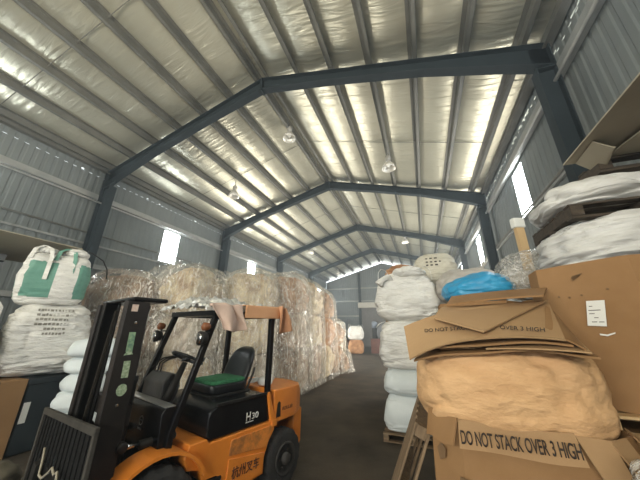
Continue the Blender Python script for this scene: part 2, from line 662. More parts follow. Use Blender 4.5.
WW = .86
wys = [Y0 - BAY / 2 + BAY * k for k in range(0, 5)]     # one light panel in the middle of each bay
nwin = 0
for s, nm in ((-1, 'left'), (1, 'right')):
    W_ = WX[s]
    WZ0, WZ1 = (4.72, 6.18) if s < 0 else (5.05, 6.50)
    mb = MB()
    add_ribbed(mb, s, 0, WZ0, YF, YE)
    add_ribbed(mb, s, WZ1, 7.26, YF, YE)
    add_ribbed(mb, s, 7.33, 7.85, YF, YE)
    ya = YF
    for wy in wys:
        add_ribbed(mb, s, WZ0, WZ1, ya, wy - WW / 2)
        ya = wy + WW / 2
    add_ribbed(mb, s, WZ0, WZ1, ya, YE)
    # the strip under the eave where daylight leaks through small gaps
    y = YF
    r_ = random.Random(5 + s)
    while y < YE:
        l_ = r_.uniform(.05, .35)
        if not (3.8 < y < 24 and r_.random() < (.62 if s > 0 else .12)):
            vv = [mb.bm.verts.new((s * W_, yy, zz)) for yy, zz in ((y, 7.26), (min(y + l_, YE), 7.26), (min(y + l_, YE), 7.33), (y, 7.33))]
            mb.bm.faces.new(vv)
        else:
            l_ = r_.uniform(.06, .14)
            vv = [mb.bm.verts.new((s * W_, yy, zz)) for yy, zz in ((y, 7.26), (y + l_, 7.26), (y + l_, 7.29), (y, 7.29))]
            mb.bm.faces.new(vv)
        y += l_
    struct(mb.build('wall_' + nm, WALL))
    for wy in wys:
        nwin += 1
        mb = MB()
        n_ = 4
        for i in range(n_):
            y_ = wy - WW / 2 + i * WW / n_
            mb.prism([(y_, WZ0), (y_ + WW / n_, WZ0), (y_ + WW / n_, WZ1), (y_, WZ1)], s * (W_ + .004 + .01 * (i % 2)), s * (W_ + .014 + .01 * (i % 2)), axis='x')
        struct(mb.build('window_%d' % nwin, WINDOW))
    # horizontal girts and the rail pipe on the wall
    for z, h, dpt in ((1.3, .16, .09), (2.6, .16, .09), (3.8, .16, .09), (WZ0 - .12, .06, .06), (WZ1 + .12, .20, .14)):
        x0, x1 = sorted((s * (W_ - .015), s * (W_ - .015 - dpt)))
        struct(MB().box(x0, x1, YF, YE, z, z + h).build('girt', GIRT))
    struct(MB().tube([(s * (W_ - .2), YF, WZ1 + .02), (s * (W_ - .2), YE, WZ1 + .02)], .035, 8).build('trim_%d' % (1 if s < 0 else 2), GIRT))
    struct(MB().tube([(s * (W_ - .1), YF, 5.02), (s * (W_ - .1), YE, 5.02)], .03, 8).build('trim_%d' % (3 if s < 0 else 4), PURLIN))

# back wall, stopping short of the roof so a bright slot of sky shows
mb = MB()
GAP = .17
for i in range(57):
    xa = -W + i * .25
    xb = xa + .25
    pr_ = [(xa, 0), (xa + .13, 0), (xa + .15, .03), (xa + .23, .03), (xb, 0)]
    for (a, da), (b, db) in zip(pr_, pr_[1:]):
        vv = [mb.bm.verts.new(p) for p in ((a, YE + da, 0), (b, YE + db, 0), (b, YE + db, zr(b) - GAP + .05), (a, YE + da, zr(a) - GAP + .05))]
        mb.bm.faces.new(vv)
struct(mb.build('wall_back', WALL))
for z in (1.6, 3.2, 4.9, 6.4):
    struct(MB().box(-6.9, 6.9, YE - .09, YE - .005, z, z + .14).build('girt', GIRT))
for x in (-2.75, 2.75):
    struct(MB().box(x - .12, x + .12, YE - .3, YE - .09, 0, zr(x) - .45).build('column', STEEL))
# door in the back wall with its deep pale lintel
struct(MB().box(-2.6, 2.6, YE - .16, YE - .10, 0, 4.15).build('door_1', mat('dark_door', (.09, .085, .08), (.13, .12, .11), .6)))
struct(MB().box(-2.9, 2.9, YE - .55, YE - .1, 4.15, 4.75).build('trim_5', mat('pale_lintel', (.42, .40, .34), None, .7)))

# front wall behind the camera with the wide open doorway
mb = MB()
mb.prism([(-W, 0), (-3.6, 0), (-3.6, 5.8), (5.6, 5.8), (5.6, 0), (W, 0), (W, HE), (0, HR + .2), (-W, HE)], YF - .06, YF)
struct(mb.build('wall_front', WALL))

# haze hanging in the dusty hall
hz = MB().box(-W - .6, W + .6, YF - .6, YE + 1.0, -.4, 10.4).build('dust_haze', None)
hz.data.materials.clear()
hm = bpy.data.materials.new('dust_haze')
hm.use_nodes = True
hm.node_tree.nodes.clear()
vs_ = nd(hm.node_tree, 'ShaderNodeVolumeScatter')
vs_.inputs['Color'].default_value = (.80, .93, 1.0, 1)
vs_.inputs['Density'].default_value = .0065
vs_.inputs['Anisotropy'].default_value = .35
ho = nd(hm.node_tree, 'ShaderNodeOutputMaterial')
hm.node_tree.links.new(vs_.outputs[0], ho.inputs['Volume'])
hz.data.materials.append(hm)
hz['kind'] = 'stuff'
hz['label'] = 'thin bluish dust haze filling the warehouse air'
hz['category'] = 'haze'

# ------------------------------------------------------------------ high-bay lamps (switched off)
def bay_lamp(loc, drop, label):
    x, y, z = loc
    z, drop = z + .15, drop + .15
    t = empty('high_bay_lamp', (x, y, z), 0, label, 'lamp', 'high bay lamps under the roof')
    MB().tube([(0, 0, 0), (0, 0, -drop)], .018, 8).build('rod', GIRT, t)
    MB().lathe([(.05, -drop - .30), (.09, -drop - .28), (.10, -drop - .05), (.05, -drop), (.02, -drop + .02)], n=20).build('ballast_housing', mat('lamp_grey', (.35, .34, .31), None, .5), t, smooth=True)
    rf = MB()
    prof = [(.08, -drop - .28), (.15, -drop - .36), (.22, -drop - .48), (.255, -drop - .60), (.25, -drop - .60), (.21, -drop - .48), (.14, -drop - .37), (.075, -drop - .30)]
    rf.grid(lambda u, v: Vector((prof[round(v * 7)][0] * math.cos(2 * math.pi * u), prof[round(v * 7)][0] * math.sin(2 * math.pi * u), prof[round(v * 7)][1])), 28, 7, True)
    rf.build('reflector', mat('lamp_reflector', (.72, .70, .64), None, .35, .3), t, smooth=True)
    MB().lathe([(.02, -drop - .52), (.06, -drop - .48), (.07, -drop - .42), (.045, -drop - .34), (.03, -drop - .29)], n=16).build('bulb', mat('lamp_glass', (.85, .85, .82), None, .15), t, smooth=True)
    return t


bay_lamp((-3.74, 8.75, zr(3.74) + .03), .12, 'high bay lamp hanging left of the ridge, nearest on that side')
bay_lamp((3.42, 8.9, zr(3.42) + .03), .25, 'high bay lamp hanging right of the ridge, nearest on that side')
bay_lamp((3.40, 18.7, zr(3.40) + .03), .2, 'farther high bay lamp hanging right of the ridge')
bay_lamp((-3.95, 18.7, zr(3.95) + .03), .12, 'high bay lamp left of the ridge in the middle distance')
bay_lamp((-4.3, 27.2, zr(4.3) + .03), .12, 'farthest small high bay lamp left of the ridge')
bay_lamp((-.16, 7.4, zr(.16) + .05), -.05, 'high bay lamp tucked up close beneath the roof ridge')


# ------------------------------------------------------------------ pallets
def pallet(loc, rz, label, group=None, material=WOOD, w=1.2, d=1.1, tilt=None, nb=6):
    t = empty('wooden_pallet', loc, rz, label, 'pallet', group)
    if tilt:
        t.rotation_euler = tilt
    for k in range(nb):
        y = -d / 2 + .05 + k * (d - .1) / (nb - 1)
        MB().box(-w / 2, w / 2, y - .048, y + .048, .112, .132).build('deck_board', material, t, bevel=.003, seg=1)
    for x in (-w / 2 + .05, 0, w / 2 - .05):
        MB().box(x - .045, x + .045, -d / 2, d / 2, .022, .112).build('stringer', material, t, bevel=.003, seg=1)
    for y in (-d / 2 + .05, 0, d / 2 - .05):
        MB().box(-w / 2, w / 2, y - .045, y + .045, .0, .022).build('bottom_board', material, t, bevel=.003, seg=1)
    return t


# ------------------------------------------------------------------ octagonal cartons
def octagon(w, d, c):
    return [(-w / 2 + c, -d / 2), (w / 2 - c, -d / 2), (w / 2, -d / 2 + c), (w / 2, d / 2 - c), (w / 2 - c, d / 2), (-w / 2 + c, d / 2), (-w / 2, d / 2 - c), (-w / 2, -d / 2 + c)]


def gaylord(loc, w, d, h, c, label, group, material=CARD, seed=1, wav=.012, th=.012):
    t = empty('octagonal_carton', loc, 0, label, 'carton', group)
    oc = octagon(w, d, c)
    n = len(oc)
    pts = []
    for i in range(n):
        a, b = Vector(oc[i]), Vector(oc[(i + 1) % n])
        for k in range(8):
            pts.append(a.lerp(b, k / 8))
    N = len(pts)
    mb = MB()

    def wall_pt(i, v, inset):
        p = pts[i % N]
        r = p.length
        q = p * (1 - inset / r)
        bul = math.sin(math.pi * v) * .02 + fn((q.x, q.y, v * h), 1.3, seed) * wav
        q = q * (1 + bul / r)
        z = v * h + (fn((q.x, q.y, 0), 1.1, seed + 3) * .012 if v == 1 else 0)
        return Vector((q.x, q.y, z))
    NV = 8
    rows = []
    for ins in (0, th):
        rows.append([[mb.bm.verts.new(wall_pt(i, j / NV, ins)) for i in range(N)] for j in range(NV + 1)])
    A, B = rows
    for j in range(NV):
        for i in range(N):
            k = (i + 1) % N
            mb.bm.faces.new((A[j][i], A[j][k], A[j + 1][k], A[j + 1][i]))
            mb.bm.faces.new((B[j][i], B[j + 1][i], B[j + 1][k], B[j][k]))
    for i in range(N):
        k = (i + 1) % N
        mb.bm.faces.new((A[NV][i], A[NV][k], B[NV][k], B[NV][i]))
    mb.bm.faces.new([A[0][i] for i in range(N)][::-1])
    mb.bm.faces.new([B[0][i] for i in range(N)])
    mb.build('carton_body', material, t)
    return t


# ---- foreground right: the open carton with the big tan bag
FG = (4.59, 2.70)
pallet((FG[0], FG[1], 0), 0, 'wooden pallet on the floor under the nearest open carton', 'pallets under cartons')
g1 = gaylord((FG[0], FG[1], .134), 1.08, 1.10, 1.13, .16, 'open octagonal carton with a stack warning on its flap, holding the tan bag', 'octagonal cartons', CARD, 2)
zt = 1.13
# folded-down front flap with lettering (local coordinates of the carton)
fl = sheet_bm((-.40, -.580, zt - .125), (.215, -.588, zt - .125), (.20, -.560, zt + .015), (-.385, -.560, zt + .02), .010,
              lambda u, v: (0, -.018 * (1 - v) - .006 * math.sin(u * 9), .006 * math.sin(u * 7)))
fl.build('front_flap', CARD_L, g1)
text_obj('stack_warning_lettering', 'DO NOT STACK OVER 3 HIGH', INK, g1, frame((-.385, -.607, zt - .097), (1, -.010, .012), (0, .09, 1)), .585, .072)
sheet_bm((-.575, -.36, zt - .14), (-.42, -.585, zt - .125), (-.39, -.565, zt + .02), (-.555, -.335, zt + .02), .010,
         lambda u, v: (-.012 * (1 - v), -.012 * (1 - v), .008 * math.sin(u * 8))).build('corner_flap', CARD, g1)
# hand hole and torn spots on the left chamfer
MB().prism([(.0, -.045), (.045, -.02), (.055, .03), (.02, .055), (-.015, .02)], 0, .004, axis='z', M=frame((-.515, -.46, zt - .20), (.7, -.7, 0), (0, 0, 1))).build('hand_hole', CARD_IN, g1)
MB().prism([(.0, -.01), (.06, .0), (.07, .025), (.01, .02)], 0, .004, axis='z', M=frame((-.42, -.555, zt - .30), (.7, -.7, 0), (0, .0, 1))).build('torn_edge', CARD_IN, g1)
# torn flaps hanging at the right-hand end of the front
for k, (a, b, c_, d_) in enumerate([
        ((.275, -.615, zt - .25), (.40, -.60, zt - .29), (.36, -.555, zt + .0), (.20, -.56, zt + .01)),
        ((.42, -.63, zt - .20), (.50, -.60, zt - .23), (.46, -.47, zt + .0), (.35, -.555, zt + .0)),
        ((.58, -.52, zt - .14), (.68, -.44, zt - .13), (.545, -.30, zt + .01), (.52, -.42, zt + .0))]):
    sheet_bm(a, b, c_, d_, .009, lambda u, v: (.02 * (1 - v) * (1 - v), -.02 * math.sin(v * 3), 0)).build('torn_flap', CARD_L, g1)

tb = bag_bm(1.14, 1.12, .62, 17, e1=.42, e2=.64, lump=.055, fold=.03, sag=.05, nu=110, nv=70, foldscale=2.2, zfold=2.2).build(
    'bulk_bag', TAN, None, smooth=True, loc=(FG[0] - .04, FG[1] - .02, 1.15))
tag(tb, 'plump tan woven bulk bag bulging out of the nearest open carton', 'bag')

# flattened cartons lying on the tan bag
def P(u, v, D):
    """point of the place seen in direction (u,v) of the calibrated view, D metres away on plan"""
    d = fw + r2 * (u - 320) / FPX - u2 * (v - 240) / FPX
    return Vector((CAMX, 0, CAMZ)) + d * (D / math.hypot(d.x, d.y))


def board(name, cs, label, cat, material, group=None, th=.010, bend=None):
    o = sheet_bm(*cs, th, bend).build(name, material)
    return tag(o, label, cat, group)


GB = 'flattened cartons on the tan bag'
b0 = board('flattened_carton', [P(414, 361, 2.13), P(600, 357, 2.18), P(560, 332, 3.05), P(430, 340, 3.05)],
           'lowest flattened carton directly on the tan bag, its tip sticking out right', 'cardboard', CARD, GB, .012,
           lambda u, v: (0, 0, .045 * math.sin(math.pi * u) + .008 * math.sin(u * 11) + .02 * v))
b1 = board('flattened_carton', [P(417, 353, 2.10), P(574, 347, 2.12), P(550, 318, 2.95), P(432, 330, 2.95)],
           'second flattened carton up on the tan bag, with creased front edge', 'cardboard', CARD, GB, .012,
           lambda u, v: (0, 0, .040 * math.sin(math.pi * u) + .010 * math.sin(u * 8 + 1)))
b1b = board('flattened_carton', [P(486, 349, 2.075), P(592, 353, 2.10), P(575, 336, 2.5), P(500, 338, 2.5)],
            'narrow flattened carton piece poking out right between the stacked sheets', 'cardboard', CARD_L, GB, .008,
            lambda u, v: (0, 0, .010 * math.sin(math.pi * u)))
b2 = board('flattened_carton', [P(409, 352, 2.06), P(566, 341, 2.07), P(548, 301, 2.85), P(404, 327, 2.30)],
           'large flattened carton with a printed stack warning, draped over the tan bag', 'cardboard', CARD_L, GB, .010,
           lambda u, v: (0, 0, (.052 * math.sin(math.pi * u) - .05 * (1 - u) ** 4) * (1 - v) ** 1.5 + .075 * math.sin(math.pi * u) * v * (1 - u * .6) + .004 * math.sin(u * 9)))
# lettering bent along the front edge of that sheet
def lettering_on_sheet(parent, body, q0, q1, hgt):
    M = frame(q0, q1 - q0, (0, .45, .9))
    return text_obj('stack_warning_lettering', body, INK, parent, M, (q1 - q0).length, hgt)


bpy.context.view_layer.update()


def on_sheet(o, u, v):
    """ray from the viewpoint's side onto a sheet, to lay print on its front face"""
    bm = bmesh.new()
    bm.from_mesh(o.data)
    t = BVHTree.FromBMesh(bm)
    bm.free()
    d = (P(u, v, 1) - Vector((CAMX, 0, CAMZ))).normalized()
    h = t.ray_cast(Vector((CAMX, 0, CAMZ)), d)
    return h[0]


qa, qb, qc, qd = (on_sheet(b2, *p) for p in ((425, 334), (470, 331), (500, 331), (545, 334)))
for body, q0, q1 in (('DO NOT STACK', qa, qb), ('OVER 3 HIGH', qc, qd)):
    if q0 and q1:
        lettering_on_sheet(b2, body, q0 + Vector((0, -.012, .012)), q1 + Vector((0, -.012, .012)), .026)
b3 = board('flattened_carton', [P(434, 320, 2.28), P(484, 334, 2.04), P(546, 303, 2.72), P(447, 309, 2.80)],
           'folded cardboard flap making a V point over the printed sheet', 'cardboard', CARD_L, GB, .010,
           lambda u, v: (0, -.01, .030 * math.sin(math.pi * v) * (1 - u) + .012))
b4 = board('flattened_carton', [P(447, 309, 2.62), P(545, 300, 2.56), P(548, 292, 3.0), P(452, 300, 3.0)],
           'topmost flattened carton, below the blue sack', 'cardboard', CARD, GB, .014,
           lambda u, v: (0, 0, .012 * math.sin(3 * u) + .030))
b5 = board('flattened_carton', [P(545, 336, 2.10), P(586, 350, 2.12), P(562, 322, 2.60), P(545, 306, 2.66)],
           'bent end of a flattened carton at the right, next to the labelled carton', 'cardboard', CARD, GB, .010,
           lambda u, v: (0, 0, .02 * math.sin(math.pi * u)))

# leaning pallet left of the open carton
lp = pallet((3.835, 2.62, 0.03), 0, 'wooden pallet standing on edge, leaning against the nearest open carton', None, WOOD, 1.2, 1.05)
lp.matrix_world = frame((3.80, 3.10, .52), (.46, 0, 1.08), (0, 1, 0))

# ---- right: carton on carton, with folded white bags on top
RG = (5.715, 3.135)
pallet((RG[0], RG[1], 0), 0, 'wooden pallet on the floor below the two tallest stacked cartons', 'pallets under cartons')
gaylord((RG[0] + .06, RG[1] + .03, .134), 1.14, 1.16, 1.03, .28, 'lower octagonal carton beneath the labelled carton', 'octagonal cartons', CARD, 4)
pallet((RG[0], RG[1], 1.168), 0, 'pale wooden pallet between the two stacked cartons', 'pallets under cartons', WOOD_L)
g2 = gaylord((RG[0], RG[1] - .10, 1.302), 1.25, 1.05, 1.06, .42, 'upper octagonal carton with a white paper label on its slanted side', 'octagonal cartons', CARD, 6)
# paper label on the chamfer
cn = Vector((-.7071, -.7071, 0))
cx = Vector((.7071, -.7071, 0))
base = Vector((-.625 + .21, -.525 + .21, 0))
lab = MB()
lab.prism([(-.080, -.092), (.028, -.098), (.062, .090), (-.044, .092)], 0, .002, axis='z', M=frame(base + cx * .045 + cn * .034 + Vector((0, 0, .66)), cx, (0, 0, 1)))
lab.build('paper_label', PAPER, g2)
lm = MB()
LM = frame(base + cx * .048 + cn * .0365 + Vector((0, 0, .66)), cx, (0, 0, 1))
for (x0, x1, y) in ((-.05, .02, .02), (-.052, -.02, -.005), (-.03, -.005, -.035), (-.05, -.02, -.065), (-.01, .02, -.066), (-.04, -.02, .05)):
    lm.box(x0, x1, y - .0025, y + .0025, 0, .001, M=LM)
lm.build('label_lettering', INK, g2)
st = MB()
ST = frame(base + cx * .06 + cn * .035 + Vector((0, 0, .50)), cx, (0, 0, 1))
st.prism([(-.04, 0), (.0, -.006), (.045, .012), (.047, .022), (.0, .005), (-.04, .012)], 0, .002, axis='z', M=ST)
st.build('tape_scrap', PAPER, g2)
hs = MB()
for x_, z_ in ((-.17, .80), (-.10, .79), (-.02, .80), (.14, .83)):
    hs.prism([(-.006, -.006), (.008, -.005), (.006, .006), (-.006, .007)], 0, .002, axis='z', M=frame(base + cx * x_ + cn * .022 + Vector((0, 0, z_)), cx, (0, 0, 1)))
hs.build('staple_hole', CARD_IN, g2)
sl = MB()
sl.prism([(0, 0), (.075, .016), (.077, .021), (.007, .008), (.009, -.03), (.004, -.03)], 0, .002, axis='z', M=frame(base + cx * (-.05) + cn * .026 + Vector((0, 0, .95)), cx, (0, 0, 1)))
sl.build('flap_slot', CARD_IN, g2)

w1 = bag_bm(1.10, 1.06, .47, 8, e1=.36, e2=.78, lump=.05, fold=.07, sag=.05, foldscale=2.4, zfold=7.0, nu=96, nv=56).build(
    'bulk_bag', FOLDED, None, smooth=True, loc=(RG[0] + .10, RG[1] - .02, 2.32))
tag(w1, 'folded white woven bag filling the top of the labelled carton', 'bag', 'folded white bags on the tall carton')
pallet((RG[0] + .16, RG[1] - .04, 2.74), 0, 'dark wooden pallet sandwiched between the folded white bags', 'pallets under cartons', DWOOD, 1.06, .86)
w2 = bag_bm(1.16, 1.06, .26, 9, e1=.5, e2=.75, lump=.06, fold=.07, sag=.03, foldscale=2.2, zfold=7.0, nu=96, nv=48).build(
    'bulk_bag', FOLDED, None, smooth=True, loc=(RG[0] + .12, RG[1] - .04, 2.865))
tag(w2, 'crumpled white woven bags heaped on the sandwiched pallet, topmost white layer', 'bag', 'folded white bags on the tall carton')
pallet((RG[0] + .50, RG[1] + .05, 3.12), 0, 'dark weathered pallet under the overhanging boards at upper right', 'pallets under cartons', DWOOD)

# boards overhanging at upper right, seen from below
bb1 = board('cardboard_sheet', [(5.44, 1.25, 3.30), (7.0 - .25, 1.25, 3.30), (7.0 - .25, 2.76, 3.30), (5.44, 2.74, 3.30)],
            'upper big grey-beige board jutting out over the white bags at upper right', 'cardboard', CARD_G, 'boards at upper right', .012)
bb2 = board('cardboard_sheet', [(5.84, 1.30, 3.26), (6.7, 1.3, 3.24), (6.7, 2.95, 3.262), (5.70, 2.62, 3.262)],
            'lower grey-beige board hanging slightly beneath the big board', 'cardboard', CARD_G, 'boards at upper right', .012,
            lambda u, v: (0, 0, -.05 * (1 - v) * (1 - u)))
bb3 = board('cardboard_flap', [(5.50, 2.40, 3.285), (5.62, 2.40, 3.20), (5.72, 2.80, 3.17), (5.52, 2.72, 3.285)],
            'curled cardboard flap at the far end of the overhanging boards', 'cardboard', CARD_G, None, .008,
            lambda u, v: (.03 * math.sin(math.pi * u), 0, -.03 * math.sin(math.pi * u)))

# upright timber behind the white bags
tp = MB().box(-.065, .065, -.04, .04, 0, 3.50).build('timber_post', WOOD_L, None, bevel=.004, loc=(5.76, 5.10, 0), rot=(0, R(0), R(20)))
tag(tp, 'pale timber post standing behind the folded white bags', 'post')
MB().box(-.095, .095, -.055, .055, 3.50, 3.68).build('padding_wrap', PAPER, tp, bevel=.02)


# ------------------------------------------------------------------ right middle: stacks of bulk bags
def fibc(loc, w, d, h, seed, label, group, material=WHITE_BAG, loops=True, rz=0.0, top=True, spout=False, e1=.36, e2=.42, fold=.03, lump=.05):
    t = empty('bulk_bag', loc, rz, label, 'bag', group)
    b = bag_bm(w, d, h, seed, e1=e1, e2=e2, lump=lump, fold=fold).build('bag_body', material, t, smooth=True)
    if loops:
        for sx in (-1, 1):
            for sy in (-1, 1):
                x, y = sx * w * .36, sy * d * .36
                r_ = random.Random(seed * 10 + sx + 3 * sy)
                pts = [(x - .10, y, h * .80), (x - .085, y, h + .02), (x - .03 + r_.uniform(-.03, .03), y + r_.uniform(-.06, .02), h + .09),
                       (x + .05, y + r_.uniform(-.05, .05), h + .07), (x + .10, y, h + .0), (x + .11, y, h * .80)]
                mb = MB()
                L_ = [Vector(p) for p in pts]
                for a, b_ in zip(L_, L_[1:]):
                    dv = Vector((0, .028, 0))
                    mb.bm.faces.new([mb.bm.verts.new(p) for p in (a - dv, b_ - dv, b_ + dv, a + dv)])
                bmesh.ops.remove_doubles(mb.bm, verts=mb.bm.verts, dist=1e-4)
                mb.build('lifting_loop', material, t, solid=.006)
    return t, b


GS = 'white bulk bags stacked at the right of the aisle'
CX, CY = 3.72, 5.90
pallet((CX, CY, 0), 0, 'low dark wooden pallet under the white bag column beside the aisle', 'pallets under bags', WOOD, 1.05, 1.05)
fibc((CX + .02, CY, .134), 1.0, 1.0, .60, 21, 'pale blue smooth sack at the bottom of the white bag column', GS, PALE_BLUE, False, fold=.02, e1=.2, e2=.3, lump=.03)
fibc((CX + .03, CY, .70), 1.02, 1.02, .44, 22, 'second pale sack up in the white bag column beside the aisle', GS, PALE_BLUE, False, fold=.025, e1=.26, e2=.32, lump=.03)
fibc((CX + .03, CY, 1.10), 1.16, 1.08, .92, 23, 'creased white bulk bag in the middle of the column beside the aisle', GS, WHITE_BAG, False, fold=.045)
tbag, tbody = fibc((CX + .05, CY, 1.98), 1.16, 1.08, .96, 24, 'topmost white bulk bag of the column, with crumpled straps and spout', GS, WHITE_BAG, True, e1=.34, fold=.06, lump=.08)
# gathered neck of that bag
MB().tube([(-.28, -.35, .80), (-.32, -.47, .86), (-.40, -.56, .80), (-.48, -.58, .70)], [.10, .06, .05, .09], 12).build('tied_spout', WHITE_BAG, tbag, smooth=True)
bag_bm(.62, .5, .22, 28, e1=.8, e2=.8, lump=.08, fold=.05).build('crumpled_top', WHITE_BAG, tbag, smooth=True, loc=(.12, -.30, .84))

# column behind: white bag with writing on top
fibc((4.42, 7.0, 0), 1.05, 1.05, 1.1, 31, 'white bulk bag at floor level behind the aisle column', GS, WHITE_BAG, False)
fibc((4.42, 7.0, 1.08), 1.05, 1.05, 1.1, 32, 'white bulk bag in the middle of the rear right column', GS, WHITE_BAG, False)
fibc((4.42, 7.0, 2.14), 1.0, 1.0, .72, 35, 'white bulk bag second from the top of the rear right column', GS, WHITE_BAG, False)
wt, wb = fibc((4.45, 6.95, 2.82), 1.0, 1.0, .80, 33, 'rounded cream bulk bag with dark writing, highest of the right stacks', GS, CREAM_BAG, False, e1=.72, e2=.62, fold=.02)
for rz_, zz in enumerate((.60, .50, .42)):
    q = []
    x = -.20
    while x < .10:
        l_ = rnd.uniform(.03, .07)
        q.append([(x, -1, zz), (x + l_, -1, zz), (x + l_, -1, zz + .035), (x, -1, zz + .035)])
        x += l_ + .045
    decals('printed_lettering', wb, q, INK, wt, (0, 1, 0))
# carton corner peeping out behind the top white bag
gaylord((3.6, 8.3, 0), 1.1, 1.1, 1.2, .25, 'octagonal carton on the floor at the back of the right stacks', 'octagonal cartons', CARD, 12)
gaylord((3.6, 8.3, 1.2), 1.1, 1.1, 1.2, .25, 'middle octagonal carton at the back of the right stacks', 'octagonal cartons', CARD, 13)
ob = bag_bm(1.05, .9, 1.35, 34, e1=.4, e2=.5, lump=.10, fold=.06).build('waste_bale', ORANGE_BALE, None, smooth=True, loc=(3.62, 8.3, 2.38))
tag(ob, 'rusty orange bale showing above the topmost white bag', 'bale')

# greyish bag, blue sack, clear bag behind the open carton, each on its own support
fibc((4.92, 5.55, 0), 1.05, 1.05, 1.2, 41, 'white bulk bag at floor level under the greyish bag', GS, WHITE_BAG, False)
fibc((4.92, 5.55, 1.18), 1.05, 1.05, 1.1, 42, 'white bulk bag directly under the greyish bag', GS, WHITE_BAG, False)
gt, gb_ = fibc((4.88, 5.5, 2.24), 1.05, 1.0, .68, 43, 'greyish slumped bulk bag between the cream bag and the blue sack', GS, GREY_BAG, False, e1=.7, e2=.65, fold=.02)
MB().tube([(.22, -.25, .56), (.26, -.3, .66), (.30, -.31, .72)], [.05, .022, .035], 10).build('tied_neck', GREY_BAG, gt, smooth=True)
gaylord((4.80, 4.42, 0), 1.0, .98, 1.1, .25, 'octagonal carton on the floor under the blue sack', 'octagonal cartons', CARD, 14)
gaylord((4.80, 4.42, 1.1), 1.0, .98, 1.08, .25, 'second octagonal carton under the blue sack', 'octagonal cartons', CARD, 15)
bs = bag_bm(.92, .85, .44, 44, e1=.85, e2=.75, lump=.07, fold=.03, slump=.06).build('plastic_sack', BLUE, None, smooth=True, loc=(4.86, 4.40, 2.17), rot=(0, R(-4), 0))
tag(bs, 'bright blue plastic sack lying behind the flattened cartons', 'sack')
gaylord((5.83, 4.46, 0), 1.0, 1.0, 1.1, .25, 'octagonal carton on the floor under the clear bag', 'octagonal cartons', CARD, 16)
gaylord((5.83, 4.46, 1.1), 1.0, 1.0, 1.1, .25, 'second octagonal carton under the clear bag', 'octagonal cartons', CARD, 17)
cb = empty('plastic_bag', (5.50, 4.36, 2.2), 0, 'clear crinkled plastic bag beside the blue sack, in front of the timber post', 'bag')
bag_bm(.78, .7, .72, 45, e1=.85, e2=.8, lump=.08, fold=.05).build('film', FILM_C, cb, smooth=True)
bag_bm(.60, .5, .40, 46, e1=.9, e2=.85, lump=.10, fold=.06).build('filling', GREY_BAG, cb, smooth=True, loc=(0, 0, .01))

# clear wrap scrap in the lower right corner
cs_ = bag_bm(.30, .28, .19, 47, e1=.9, e2=.9, lump=.12, fold=.08).build('plastic_wrap', FILM_C, None, smooth=True, loc=(4.985, 1.74, 1.055))
tag(cs_, 'crumpled clear plastic wrap beside the torn flaps at lower right', 'wrap')
kb = MB().box(-.20, .20, -.18, .18, 0, 1.055).build('cardboard_box', CARD, None, bevel=.006, loc=(5.0, 1.72, 0))
tag(kb, 'plain brown cardboard box under the crumpled wrap at lower right', 'box')

# ------------------------------------------------------------------ left stacks near the wall
lc = empty('carton', (-2.42, 1.95, 0), 0, 'big brown carton on the floor at the far left under the white bags', 'carton')
MB().box(-.65, .65, -.65, .65, 0, 1.04).build('carton_body', CARD, lc, bevel=.012)
MB().box(.652, .656, .30, .34, .0, 1.04).build('tape', DARK_BLUE, lc)
db = empty('plastic_bin', (-2.42, 3.10, 0), 0, 'dark blue plastic bin next to the brown carton at the left', 'bin')
mbx = MB().box(-.62, .62, -.48, .45, .0, 1.0)
mbx.build('bin_body', DARK_BLUE, db, bevel=.03)
MB().box(-.65, .65, -.49, .48, .94, 1.03).build('rim', DARK_BLUE, db, bevel=.02)
MB().box(.622, .626, -.455, -.375, .42, .70).build('label', PAPER, db)
GL = 'white bulk bags at the left wall'
t3, _ = fibc((-2.45, 1.68, 1.04), 1.1, 1.05, 1.05, 51, 'white bulk bag at the left picture edge on the brown carton', GL, WHITE_BAG, True, fold=.04)
t2, b2_ = fibc((-2.36, 2.90, 1.04), 1.14, 1.12, 1.16, 52, 'white bulk bag with handwritten lines, under the green-panelled bag', GL, WHITE_BAG, False, rz=-.3, fold=.05)
r_ = random.Random(3)
for k in range(6):
    q = []
    zz = 1.02 - k * .075
    y = -.26 + (.0 if k < 4 else .12)
    while y < (.22 if k < 2 else .14 if k < 4 else .12):
        l_ = r_.uniform(.018, .045)
        dz = r_.uniform(-.006, .006)
        q.append([(2, y, zz + dz), (2, y + l_, zz + dz), (2, y + l_, zz + .036 + dz), (2, y, zz + .036 + dz)])
        y += l_ + r_.uniform(.010, .02)
    decals('handwritten_lettering', b2_, q, mat('faded_ink', (.22, .21, .18), None, .8), t2, (-1, 0, 0))
t1, b1_ = fibc((-2.40, 2.76, 2.17), .90, .90, .93, 53, 'white bulk bag with green fabric panels, topmost at the left', GL, WHITE_BAG, False, rz=-.42, fold=.03, e1=.24, e2=.30)
b1_.data.materials.append(GREEN)
for p in b1_.data.polygons:
    c = p.center
    if .12 < c.z < .74 and c.x > .22 and (-.36 < c.y < .08 or .30 < c.y):
        p.material_index = 1
    elif .12 < c.z < .74 and abs(c.y) > .32 and -.24 < c.x < .14:
        p.material_index = 1
for (ya_, yb_, mt_) in ((-.38, -.12, WHITE_BAG), (-.06, .20, GREEN)):
    mb = MB()
    L_ = [(.40, ya_, .78), (.36, ya_ + .03, .96), (.32, (ya_ + yb_) / 2, 1.04), (.37, yb_ - .03, .98), (.43, yb_, .82), (.46, yb_, .42)]
    L_ = [Vector(p) for p in L_]
    for a, b in zip(L_, L_[1:]):
        dv = Vector((.01, .028, .0))
        mb.bm.faces.new([mb.bm.verts.new(p) for p in (a - dv, b - dv, b + dv, a + dv)])
    bmesh.ops.remove_doubles(mb.bm, verts=mb.bm.verts, dist=1e-4)
    mb.build('lifting_loop', mt_, t1, solid=.008)
